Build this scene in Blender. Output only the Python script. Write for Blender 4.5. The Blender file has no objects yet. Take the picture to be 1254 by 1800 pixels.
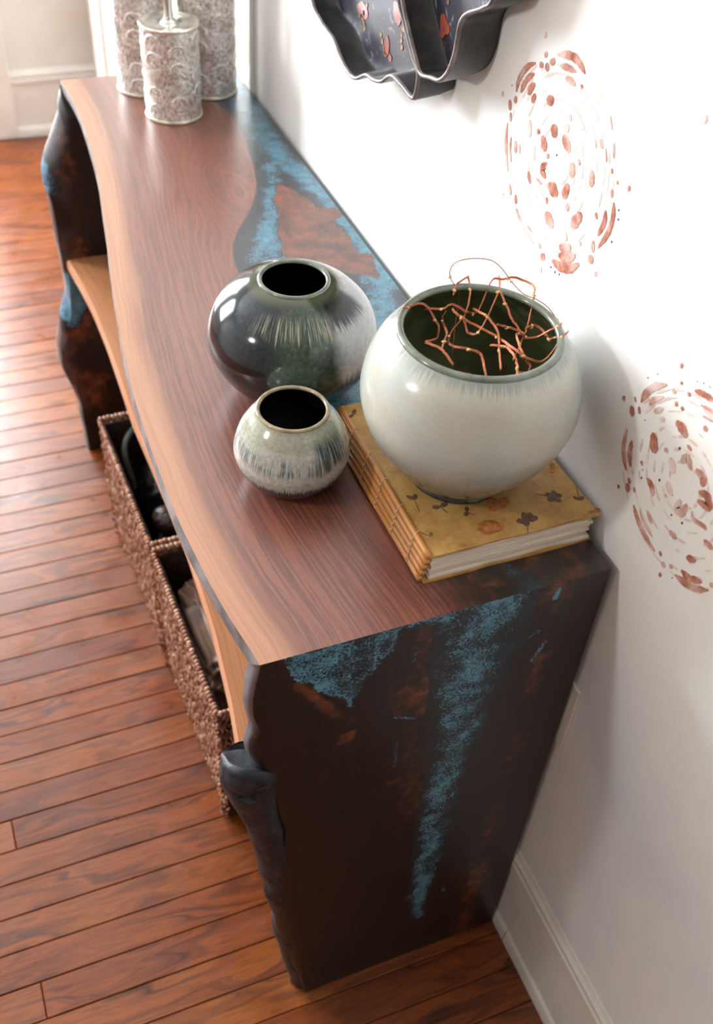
import bpy, math, random
import numpy as np
from mathutils import Matrix, Vector
from mathutils.geometry import tessellate_polygon
random.seed(7); rng = np.random.default_rng(7)
C = bpy.context.scene.collection
SC = bpy.context.scene

# ------------------------------------------------------------------ camera, light, exposure
YAW, PITCH, ROLL, FPX = (0.439359, -0.767924, 0.084669, 1832.807)
CAM = Vector((-0.58516, -0.57885, 1.63313))
def camera():
    f = Vector((math.sin(YAW)*math.cos(PITCH), math.cos(YAW)*math.cos(PITCH), math.sin(PITCH)))
    r = f.cross(Vector((0, 0, 1))).normalized(); u = r.cross(f)
    c, s = math.cos(ROLL), math.sin(ROLL)
    r2 = c*r + s*u; u2 = -s*r + c*u
    m = Matrix((r2, u2, -f)).transposed().to_4x4(); m.translation = CAM
    cd = bpy.data.cameras.new('camera'); cd.sensor_fit = 'HORIZONTAL'; cd.sensor_width = 36
    cd.lens = FPX/1254*36; cd.clip_start = .05
    cd.dof.use_dof = True; cd.dof.focus_distance = 1.15; cd.dof.aperture_fstop = 7.5
    o = bpy.data.objects.new('camera', cd); C.objects.link(o); o.matrix_world = m
    SC.camera = o
camera()
world = bpy.data.worlds.new('world'); SC.world = world; world.use_nodes = True
world.node_tree.nodes['Background'].inputs[0].default_value = (.72, .82, 1, 1)
world.node_tree.nodes['Background'].inputs[1].default_value = .9
def area(name, loc, target, sx, sy, power, col, spread=180):
    l = bpy.data.lights.new(name, 'AREA'); l.shape = 'RECTANGLE'; l.size = sx; l.size_y = sy
    l.energy = power; l.color = col; l.spread = math.radians(spread)
    o = bpy.data.objects.new(name, l); C.objects.link(o); o.location = loc
    o.rotation_euler = (Vector(target)-Vector(loc)).to_track_quat('-Z', 'Y').to_euler()
    return o
def spot(name, loc, target, r, power, col, cone):
    l = bpy.data.lights.new(name, 'SPOT'); l.shadow_soft_size = r; l.energy = power; l.color = col
    l.spot_size = math.radians(cone); l.spot_blend = 1
    o = bpy.data.objects.new(name, l); C.objects.link(o); o.location = loc
    o.rotation_euler = (Vector(target)-Vector(loc)).to_track_quat('-Z', 'Y').to_euler()
    return o
spot('lamp_light', (-1.15, .22, 1.42), (0, .32, 1.0), .045, 9, (1, .97, .93), 118)        # unseen lamp beside the table, cone shaped to dim the lower wall
area('far_window_light', (-2.33, 3.25, 1.72), (-.6, .6, 1.0), 1.0, 1.2, 140, (.88, .94, 1))     # daylight through the far window
area('far_door_light', (-.91, 3.2, 1.2), (-.8, 0, 1.0), .95, 1.8, 105, (.94, .97, 1))      # daylight through the glazed far door
SC.view_settings.view_transform = 'Standard'; SC.view_settings.look = 'None'
SC.view_settings.gamma = 1; SC.view_settings.use_curve_mapping = False
SC.view_settings.exposure = 0.62

# ------------------------------------------------------------------ node helpers
def lin(c):
    return tuple(((v/255)/12.92 if v/255 <= .04045 else ((v/255+.055)/1.055)**2.4) for v in c) + (1,)
class NT:
    def __init__(s, name):
        s.m = bpy.data.materials.new(name); s.m.use_nodes = True
        s.t = s.m.node_tree; s.b = s.t.nodes['Principled BSDF']
    def n(s, typ, **k):
        x = s.t.nodes.new(typ)
        for a, v in k.items(): setattr(x, a, v)
        return x
    def set(s, sock, v):
        if isinstance(v, bpy.types.NodeSocket): s.t.links.new(v, sock)
        elif v is not None: sock.default_value = v
    def attr(s, name, out='Fac'):
        return s.n('ShaderNodeAttribute', attribute_name=name).outputs[out]
    def coord(s, which='Object'): return s.n('ShaderNodeTexCoord').outputs[which]
    def pos(s): return s.n('ShaderNodeNewGeometry').outputs['Position']
    def rnd(s): return s.n('ShaderNodeObjectInfo').outputs['Random']
    def scale(s, v, sc, add=None):
        m = s.n('ShaderNodeMapping'); s.set(m.inputs['Vector'], v); m.inputs['Scale'].default_value = sc
        if add is not None: s.set(m.inputs['Location'], add)
        return m.outputs[0]
    def noise(s, v, sc=5, det=3, rough=.55, dist=0, out='Fac'):
        x = s.n('ShaderNodeTexNoise'); s.set(x.inputs['Vector'], v); x.inputs['Scale'].default_value = sc
        x.inputs['Detail'].default_value = det; x.inputs['Roughness'].default_value = rough; x.inputs['Distortion'].default_value = dist
        return x.outputs[out]
    def voro(s, v, sc=5, feature='F1', out='Distance'):
        x = s.n('ShaderNodeTexVoronoi', feature=feature); s.set(x.inputs['Vector'], v); x.inputs['Scale'].default_value = sc
        return x.outputs[out]
    def ramp(s, f, stops):
        x = s.n('ShaderNodeValToRGB'); e = x.color_ramp.elements
        while len(e) < len(stops): e.new(.5)
        for k, (p, c) in zip(e, stops): k.position = p; k.color = lin(c)
        s.set(x.inputs[0], f); return x.outputs[0]
    def mix(s, f, a, b, mode='MIX'):
        x = s.n('ShaderNodeMix', data_type='RGBA', blend_type=mode)
        s.set(x.inputs[0], f)
        s.set(x.inputs[6], lin(a) if isinstance(a, tuple) else a); s.set(x.inputs[7], lin(b) if isinstance(b, tuple) else b)
        return x.outputs[2]
    def ma(s, op, a, b=None, c=None, clamp=False):
        x = s.n('ShaderNodeMath', operation=op, use_clamp=clamp)
        for i, v in enumerate((a, b, c)):
            if v is not None: s.set(x.inputs[i], v)
        return x.outputs[0]
    def ss(s, v, lo, hi, a=0., b=1.):
        x = s.n('ShaderNodeMapRange', interpolation_type='SMOOTHSTEP')
        s.set(x.inputs[0], v); s.set(x.inputs[1], lo); s.set(x.inputs[2], hi); s.set(x.inputs[3], a); s.set(x.inputs[4], b)
        return x.outputs[0]
    def xyz(s, v):
        x = s.n('ShaderNodeSeparateXYZ'); s.set(x.inputs[0], v); return x.outputs
    def vec(s, x, y, z):
        c = s.n('ShaderNodeCombineXYZ')
        for i, v in enumerate((x, y, z)): s.set(c.inputs[i], v)
        return c.outputs[0]
    def bump(s, h, st=.3, d=.002):
        x = s.n('ShaderNodeBump'); x.inputs['Strength'].default_value = st; x.inputs['Distance'].default_value = d
        s.set(x.inputs['Height'], h); s.t.links.new(x.outputs[0], s.b.inputs['Normal'])
    def done(s, col=None, rough=.5, metal=0., coat=0., spec=None, coat_rough=.08):
        s.set(s.b.inputs['Base Color'], lin(col) if isinstance(col, tuple) else col)
        s.set(s.b.inputs['Roughness'], rough); s.set(s.b.inputs['Metallic'], metal)
        s.b.inputs['Coat Weight'].default_value = coat; s.b.inputs['Coat Roughness'].default_value = coat_rough
        if spec is not None: s.b.inputs['Specular IOR Level'].default_value = spec
        return s.m
def flat(name, c, rough=.5, metal=0., coat=0., var=.12, sc=40, spec=None):
    t = NT(name); p = t.coord()
    dark = tuple(int(v*(1-var)) for v in c); lite = tuple(min(255, int(v*(1+var))) for v in c)
    return t.done(t.ramp(t.noise(p, sc, 4), [(.3, dark), (.7, lite)]), rough, metal, coat, spec)

# ------------------------------------------------------------------ object helpers
def empty(name, label, cat, loc, rz=0, group=None):
    o = bpy.data.objects.new(name, None); C.objects.link(o); o.location = loc; o.rotation_euler = (0, 0, rz)
    o.empty_display_size = .05
    o['label'] = label; o['category'] = cat
    if group: o['group'] = group
    return o
def mesh(name, V, F, mat, parent=None, smooth=True, attrs=None, loc=None, label=None, kind=None, sharp=None):
    me = bpy.data.meshes.new(name)
    me.from_pydata([tuple(map(float, v)) for v in V], [], [tuple(int(i) for i in f) for f in F])
    for k, a in (attrs or {}).items():
        a = np.asarray(a, np.float32)
        if a.ndim == 1: me.attributes.new(k, 'FLOAT', 'POINT').data.foreach_set('value', a)
        else: me.attributes.new(k, 'FLOAT_VECTOR', 'POINT').data.foreach_set('vector', a.ravel())
    if smooth: me.shade_smooth()
    if sharp: me.set_sharp_from_angle(angle=math.radians(sharp))
    me.materials.append(mat); me.update()
    o = bpy.data.objects.new(name, me); C.objects.link(o)
    if parent is not None: o.parent = parent
    if loc is not None: o.location = loc
    if label: o['label'] = label
    if kind: o['kind'] = kind
    return o
def box_vf(x0, x1, y0, y1, z0, z1):
    V = [(x, y, z) for z in (z0, z1) for y in (y0, y1) for x in (x0, x1)]
    F = [(0, 2, 3, 1), (4, 5, 7, 6), (0, 1, 5, 4), (2, 6, 7, 3), (0, 4, 6, 2), (1, 3, 7, 5)]
    return V, F
def box(name, b, mat, parent=None, bevel=0., **k):
    o = mesh(name, *box_vf(*b), mat, parent, smooth=False, **k)
    if bevel:
        m = o.modifiers.new('bevel', 'BEVEL'); m.width = bevel; m.segments = 2
    return o
def boxes(name, bs, mat, parent=None, **k):
    V = []; F = []
    for b in bs:
        v, f = box_vf(*b); F += [tuple(i+len(V) for i in q) for q in f]; V += v
    return mesh(name, V, F, mat, parent, smooth=False, **k)
def struct(o): o['kind'] = 'structure'; return o
def catmull(P, n, closed=False):
    P = np.asarray(P, float)
    Q = np.vstack([P[-1], P, P[0], P[1]]) if closed else np.vstack([2*P[0]-P[1], P, 2*P[-1]-P[-2]])
    m = len(Q)-3; out = []
    for t in np.linspace(0, m, n, endpoint=not closed):
        i = min(int(t), m-1); u = t-i; a, b, c, d = Q[i:i+4]
        out.append(.5*(2*b+(c-a)*u+(2*a-5*b+4*c-d)*u*u+(3*b-a-3*c+d)*u**3))
    return np.array(out)
def lathe(name, prof, mat, parent, n=72, res=None, **k):
    P = catmull(prof, res) if res else np.asarray(prof, float)
    m = len(P); a = np.arange(n)*2*np.pi/n
    V = np.stack([P[:, None, 0]*np.cos(a), P[:, None, 0]*np.sin(a), np.repeat(P[:, None, 1], n, 1)], -1).reshape(-1, 3)
    F = [(i*n+j, i*n+(j+1) % n, (i+1)*n+(j+1) % n, (i+1)*n+j) for i in range(m-1) for j in range(n)]
    if P[0, 0] < 1e-3: pass
    else: F.append(tuple(range(n))[::-1]) if k.pop('cap0', False) else None
    k.pop('cap0', None)
    if k.pop('cap1', False): F.append(tuple((m-1)*n+j for j in range(n)))
    return mesh(name, V, F, mat, parent, **k)
def tube_vf(P, r, n=8):
    P = np.asarray(P, float); r = np.broadcast_to(r, len(P)); V = []; F = []
    T = np.gradient(P, axis=0); T /= np.linalg.norm(T, axis=1)[:, None]+1e-12
    u = np.cross(T[0], (0, 0, 1) if abs(T[0][2]) < .9 else (1, 0, 0)); u /= np.linalg.norm(u)
    for i in range(len(P)):
        u = u-T[i]*(u@T[i]); u /= np.linalg.norm(u)+1e-12; w = np.cross(T[i], u)
        for j in range(n):
            a = 2*np.pi*j/n; V.append(P[i]+r[i]*(np.cos(a)*u+np.sin(a)*w))
    for i in range(len(P)-1):
        for j in range(n): F.append((i*n+j, i*n+(j+1) % n, (i+1)*n+(j+1) % n, (i+1)*n+j))
    F.append(tuple(range(n))[::-1]); F.append(tuple((len(P)-1)*n+j for j in range(n)))
    return V, F
def join(parts):
    V = []; F = []
    for v, f in parts:
        F += [tuple(i+len(V) for i in q) for q in f]; V += list(v)
    return V, F
def interp(pts):
    p = np.array(sorted(pts)); return lambda t: np.interp(t, p[:, 0], p[:, 1])
def smoothf(pts, k=7, lo=None, hi=None):
    p = np.array(sorted(pts)); t = np.linspace(p[0, 0], p[-1, 0], 400); v = np.interp(t, p[:, 0], p[:, 1])
    q = np.convolve(np.pad(v, k, mode='edge'), np.ones(2*k+1)/(2*k+1), 'valid')
    return lambda s: np.interp(s, t, q)
def vnoise(P, sc, seed=0):
    # cheap smooth 3-D value noise, vectorised
    P = np.asarray(P, float)*sc+seed*17.3; i = np.floor(P).astype(np.int64); f = P-i; f = f*f*(3-2*f); out = 0
    for dx in (0, 1):
        for dy in (0, 1):
            for dz in (0, 1):
                h = (i[..., 0]+dx)*374761393+(i[..., 1]+dy)*668265263+(i[..., 2]+dz)*2147483647
                h = (h ^ (h >> 13))*1274126177; h = (h ^ (h >> 16)) & 0xffff
                w = (f[..., 0] if dx else 1-f[..., 0])*(f[..., 1] if dy else 1-f[..., 1])*(f[..., 2] if dz else 1-f[..., 2])
                out = out+w*h/65535.
    return out

# ------------------------------------------------------------------ materials
def m_wall(name, base, warm, cool):
    t = NT(name); p = t.pos()
    c = t.ramp(t.noise(p, 2.3, 5, .6, .4), [(.3, cool), (.5, base), (.72, base)])
    y = t.ss(t.noise(t.scale(p, (1, 1, 1), (3, 7, 1)), 3.1, 4, .6), .56, .72)
    c = t.mix(t.ma('MULTIPLY', y, .75), c, warm)
    t.bump(t.noise(p, 25, 6, .6), .15, .003)
    return t.done(c, .75, spec=.25)
WALL = m_wall('plaster', (238, 236, 232), (236, 224, 190), (222, 223, 226))
WALL_FAR = m_wall('cream_plaster', (230, 227, 218), (228, 216, 182), (218, 216, 208))
PAINT = flat('white_gloss_paint', (232, 228, 220), .3, var=.03, sc=12)
CEIL = flat('ceiling_paint', (225, 225, 222), .8, var=.02)
def m_floor():
    t = NT('oak_floor_board'); r = t.rnd(); p = t.pos()
    off = t.vec(t.ma('MULTIPLY', r, 31.), t.ma('MULTIPLY', r, 17.), t.ma('MULTIPLY', r, 5.))
    q = t.scale(p, (1, 1, 1), off)
    warp = t.noise(t.scale(q, (1.6, 9, 1)), 2.2, 2, .5)
    x, y, z = t.xyz(q)
    g = t.vec(t.ma('MULTIPLY', x, 1.2), t.ma('ADD', t.ma('MULTIPLY', y, 26.), t.ma('MULTIPLY', warp, 6.)), 0.)
    rings = t.noise(g, 1.7, 3, .6)
    pores = t.noise(t.scale(q, (14, 420, 1)), 1, 2, .6)
    c = t.ramp(rings, [(.3, (60, 27, 9)), (.44, (118, 62, 22)), (.58, (146, 81, 29)), (.72, (90, 42, 14))])
    tone = t.ramp(r, [(0, (214, 182, 164)), (.35, (250, 240, 226)), (.7, (232, 206, 184)), (1, (255, 250, 236))])
    c = t.mix(1., c, tone, 'MULTIPLY')
    c = t.mix(t.ma('MULTIPLY', t.ss(pores, .54, .68), .65), c, (74, 32, 16))
    stain = t.ss(t.noise(p, 9, 5, .7), .62, .72)
    c = t.mix(t.ma('MULTIPLY', stain, .45), c, (78, 50, 36))
    t.bump(t.ma('ADD', pores, t.ma('MULTIPLY', rings, .6)), .12, .001)
    return t.done(c, t.ss(t.noise(p, 14, 4), .3, .7, .27, .42), coat=.15, coat_rough=.25)
FLOOR = m_floor()
SUB = flat('dark_floor_gap', (40, 24, 16), .9)
def m_slab(name, heart, heart2, line, sap, sap2, rough=.3, coat=.25, pig=((44, 96, 118), (86, 152, 176))):
    """walnut slab: attributes say where sapwood, char, resin, teal pigment and rusty burl sit."""
    t = NT(name); g = t.attr('gr', 'Vector'); p = t.pos()
    warp = t.noise(t.scale(g, (5, 2.2, 1)), 1.6, 3, .5)
    x, y, z = t.xyz(g)
    gg = t.vec(t.ma('ADD', t.ma('MULTIPLY', x, 105.), t.ma('MULTIPLY', warp, 2.6)), t.ma('MULTIPLY', y, 1.4), 0.)
    rings = t.noise(gg, 1.9, 4, .62)
    fine = t.noise(t.scale(g, (520, 22, 1)), 1, 2, .6)
    c = t.ramp(rings, [(.28, heart2), (.45, heart), (.55, line), (.66, heart), (.85, heart2)])
    c = t.mix(t.ma('MULTIPLY', t.ss(fine, .52, .7), .42), c, tuple(int(v*.5) for v in heart2))
    s = t.attr('sap'); sj = t.ma('ADD', s, t.ma('MULTIPLY', t.ma('SUBTRACT', rings, .5), .5))
    sc = t.ramp(t.noise(gg, 3.1, 3, .6), [(.3, sap2), (.6, sap)])
    c = t.mix(t.ss(sj, .2, .9), c, sc)
    c = t.mix(t.ma('MULTIPLY', t.ss(t.ma('ABSOLUTE', t.ma('SUBTRACT', sj, .42)), .12, .0), .3), c, tuple(int(v*.6) for v in heart2))
    blot = t.noise(p, 22, 5, .65)
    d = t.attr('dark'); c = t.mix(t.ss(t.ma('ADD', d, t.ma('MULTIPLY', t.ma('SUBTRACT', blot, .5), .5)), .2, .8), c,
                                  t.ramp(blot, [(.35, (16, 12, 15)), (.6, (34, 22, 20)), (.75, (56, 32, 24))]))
    ru = t.attr('rust'); c = t.mix(t.ma('MULTIPLY', t.ss(t.ma('ADD', ru, t.ma('MULTIPLY', t.ma('SUBTRACT', t.noise(p, 60, 5, .7), .5), 1.3)), .35, .75), .85), c,
                                   t.ramp(t.noise(p, 48, 4, .6), [(.35, (66, 32, 20)), (.65, (142, 76, 44))]))
    re = t.attr('resin'); c = t.mix(t.ss(re, .42, .58), c, t.ramp(t.noise(p, 38, 5, .7), [(.35, (12, 18, 26)), (.7, (36, 50, 62))]))
    te = t.attr('teal')
    spk = t.ma('ADD', t.ma('MULTIPLY', t.noise(p, 300, 4, .8), .95), t.ma('MULTIPLY', t.noise(p, 42, 4, .65), .55))
    tm = t.ma('MULTIPLY', t.ss(te, .12, .35), t.ss(t.ma('ADD', te, t.ma('MULTIPLY', t.ma('SUBTRACT', spk, .75), 3.4)), .4, .72))
    c = t.mix(t.ma('MULTIPLY', tm, .92), c, t.ramp(t.noise(p, 70, 4, .7), [(.3, pig[0]), (.7, pig[1])]))
    ch = t.attr('char')
    c = t.mix(ch, c, t.ramp(t.noise(p, 55, 5, .65), [(.3, (44, 46, 54)), (.62, (88, 90, 98)), (.8, (120, 118, 122))]))
    t.bump(t.ma('ADD', t.ma('MULTIPLY', fine, .4), t.ma('MULTIPLY', t.ma('MULTIPLY', blot, ch), 3.)), .1, .001)
    return t.done(c, rough, coat=coat, coat_rough=.3)
TOP = m_slab('walnut_top', (138, 81, 63), (118, 66, 51), (98, 55, 45), (182, 128, 94), (164, 110, 80), .36, 1.)
SIDE = m_slab('dark_walnut_side', (36, 18, 14), (23, 13, 12), (17, 10, 11), (84, 50, 36), (60, 36, 28), .42, .1, ((58, 116, 140), (116, 180, 202)))
SHELF = m_slab('pale_walnut_shelf', (134, 84, 56), (112, 68, 46), (94, 56, 40), (186, 128, 88), (164, 106, 70), .38, .15)
def m_char():
    t = NT('charred_bark'); p = t.pos()
    b = t.noise(p, 26, 5, .65, .6)
    c = t.ramp(b, [(.3, (14, 16, 20)), (.5, (32, 36, 42)), (.68, (52, 57, 64)), (.8, (78, 62, 54))])
    t.bump(t.noise(p, 70, 5, .7), .5, .004)
    return t.done(c, .45, spec=.5)
CHAR = m_char()

# ------------------------------------------------------------------ the room
YF = 3.044; XL = -3.1; YN = -2.6; HC = 2.7
struct(box('wall_right', (0, .12, YN-.12, YF+.12, -.03, HC), WALL))
# far wall with a glazed door and a window, left wall, wall behind the camera, ceiling
DX0, DX1, DH = -1.42, -.40, 2.1
WX0, WX1, WZ0, WZ1 = -2.85, -1.8, 1.1, 2.35
fw = struct(boxes('wall_far', [(DX1, 0, YF, YF+.12, -.03, HC), (WX1, DX0, YF, YF+.12, -.03, HC), (XL-.12, WX0, YF, YF+.12, -.03, HC), (WX0, WX1, YF, YF+.12, -.03, WZ0), (WX0, WX1, YF, YF+.12, WZ1, HC), (DX0, DX1, YF, YF+.12, DH, HC)], WALL_FAR))
struct(box('wall_left', (XL-.12, XL, YN, YF, -.03, HC), flat('pale_greige_paint', (196, 192, 186), .8)))
struct(box('wall_near', (XL-.12, 0, YN-.12, YN, -.03, HC), flat('deep_taupe_paint', (120, 110, 100), .8)))
struct(box('ceiling', (XL-.12, .12, YN-.12, YF+.12, HC, HC+.06), CEIL))
def m_glass():
    t = NT('window_glass'); m = t.n('ShaderNodeMixShader'); tr = t.n('ShaderNodeBsdfTransparent'); gl = t.n('ShaderNodeBsdfGlossy')
    gl.inputs['Roughness'].default_value = .02; m.inputs[0].default_value = .08
    t.t.links.new(tr.outputs[0], m.inputs[1]); t.t.links.new(gl.outputs[0], m.inputs[2])
    t.t.links.new(m.outputs[0], t.t.nodes['Material Output'].inputs[0]); return t.m
GLASS = m_glass()
wl = struct(boxes('window_1', [(WX0-.1, WX0, YF-.02, YF+.02, WZ0-.1, WZ1+.1), (WX1, WX1+.1, YF-.02, YF+.02, WZ0-.1, WZ1+.1), (WX0, WX1, YF-.02, YF+.02, WZ1, WZ1+.1), (WX0-.12, WX1+.12, YF-.05, YF+.02, WZ0-.06, WZ0)], PAINT))
boxes('sash', [(WX0, WX1, YF+.06, YF+.09, 1.71, 1.74)]+[(x-.012, x+.012, YF+.06, YF+.09, WZ0, WZ1) for x in (WX0+.02, -2.325, WX1-.02)]+[(WX0, WX1, YF+.06, YF+.09, z-.015, z+.015) for z in (WZ0+.02, WZ1-.02)], PAINT, wl)
for a, b in ((WX0, -2.325), (-2.325, WX1)):
    for c, d in ((WZ0, 1.725), (1.725, WZ1)): box('pane', (a, b, YF+.073, YF+.077, c, d), GLASS, wl)
# glazed door in the far wall; the photograph shows only its casing
d2 = struct(box('door_2', (DX0, DX1, YF+.05, YF+.09, .01, .3), PAINT))
boxes('stile', [(DX0, DX0+.1, YF+.05, YF+.09, .3, DH), (DX1-.1, DX1, YF+.05, YF+.09, .3, DH), (DX0+.1, DX1-.1, YF+.05, YF+.09, DH-.1, DH), (-.93, -.89, YF+.055, YF+.085, .3, DH-.1)]+[(DX0+.1, DX1-.1, YF+.055, YF+.085, z, z+.03) for z in (.85, 1.4)], PAINT, d2)
for a, b in ((DX0+.1, -.93), (-.89, DX1-.1)):
    for c, d in ((.3, .85), (.88, 1.4), (1.43, 2.0)): box('pane', (a, b, YF+.068, YF+.072, c, d), GLASS, d2)
cas = box('casing', (DX1, -.283, YF-.022, YF, 0, DH+.12), PAINT, d2, .004)
box('casing', (DX0-.117, DX0, YF-.022, YF, 0, DH+.12), PAINT, d2, .004)
box('casing', (DX0, DX1, YF-.022, YF, DH, DH+.12), PAINT, d2, .004)
# plain white door in the right wall, behind the jars
d1 = struct(box('door_1', (-.004, 0, 1.372, 2.76, .01, 2.05), PAINT))
box('casing', (-.009, 0, 1.262, 1.372, 0, 2.16), PAINT, d1, .002)
box('casing', (-.018, 0, 2.76, 2.90, 0, 2.16), PAINT, d1, .004)
box('casing', (-.009, 0, 1.372, 2.76, 2.05, 2.16), PAINT, d1, .002)
# baseboards: moulded profile swept along the wall
def sweep_y(name, prof, y0, y1, mat, parent=None):
    n = len(prof); V = [(x, y, z) for y in (y0, y1) for x, z in prof]
    F = [(i, (i+1) % n, n+(i+1) % n, n+i) for i in range(n)]+[tuple(range(n))[::-1], tuple(range(n, 2*n))]
    return mesh(name, V, F, mat, parent, smooth=False)
def sweep_x(name, prof, x0, x1, mat, parent=None, yw=YF):
    n = len(prof); V = [(x, yw+d, z) for x in (x0, x1) for d, z in prof]
    F = [(i, (i+1) % n, n+(i+1) % n, n+i) for i in range(n)]+[tuple(range(n))[::-1], tuple(range(n, 2*n))]
    return mesh(name, V, F, mat, parent, smooth=False)
BOARD = [(0, 0), (-.0045, 0), (-.0045, .178), (0, .178)]
CAPM = [(0, .178), (-.0055, .178), (-.0085, .183), (-.0085, .192), (-.0062, .196), (-.0062, .199), (-.008, .202), (-.008, .208), (-.004, .215), (-.0025, .22), (0, .22)]
SHOE = [(-.0045, 0), (-.009, 0), (-.009, .018), (-.0078, .028), (-.0045, .034)]
bb = struct(sweep_y('baseboard_right', BOARD, YN, 1.262, PAINT))
sweep_y('cap_moulding', CAPM, YN, 1.262, PAINT, bb)
sweep_y('shoe_moulding', SHOE, YN, -.0355, PAINT, bb); sweep_y('shoe_moulding', SHOE, -.0335, 1.262, PAINT, bb)
big = lambda P: [(d*2.4, z) for d, z in P]
bf = struct(sweep_x('baseboard_far', big(BOARD), -.283, 0, PAINT))
sweep_x('cap_moulding', big(CAPM), -.283, 0, PAINT, bf); sweep_x('shoe_moulding', big(SHOE), -.283, 0, PAINT, bf)
bl = struct(sweep_x('baseboard_far_left', big(BOARD), XL, DX0-.117, PAINT))
# floor: sub-floor plus every strip of oak as its own board
fl = struct(box('floor', (XL, 0, YN, YF, -.03, -.012), SUB))
def plank_mesh(L, W):
    b = .0012; V = []
    for z, i in ((-.0115, 0), (-b, 0), (0, b)):
        V += [(-L/2+i, -W/2+i, z), (L/2-i, -W/2+i, z), (L/2-i, W/2-i, z), (-L/2+i, W/2-i, z)]
    F = [(8, 9, 10, 11)]+[(k*4+i, k*4+(i+1) % 4, k*4+4+(i+1) % 4, k*4+4+i) for k in (0, 1) for i in range(4)]
    me = bpy.data.meshes.new('floor_board'); me.from_pydata(V, [], F); me.materials.append(FLOOR); return me
PW = .0573; ML = {L: plank_mesh(L-.0009, PW-.0011) for L in (.7, .95, 1.2, 1.45)}
row = -30
while .2114+PW*row < YF-PW*.5:
    yc = .2114+PW*(row+.5); x = 0-.0005; k = (row*7919) % 5
    x0 = x
    first = [.95, 1.45, .7, 1.2, 1.45][k]
    for L in [first, [1.2, .95, 1.45, 1.2, .7][k]]:
        if x0-L < XL: break
        o = bpy.data.objects.new('floor_board', ML[L]); C.objects.link(o); o.parent = fl
        o.location = (x0-L/2, yc, rng.uniform(-.0004, .0003)); x0 -= L
    row += 1
fl2 = struct(box('trim_1', (XL, -2.16, YN, YF, -.012, -.0005), FLOOR))          # boards past the view, left plain
fl3 = struct(box('trim_2', (-2.16, 0, YN, -1.51, -.012, -.0005), FLOOR))
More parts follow.
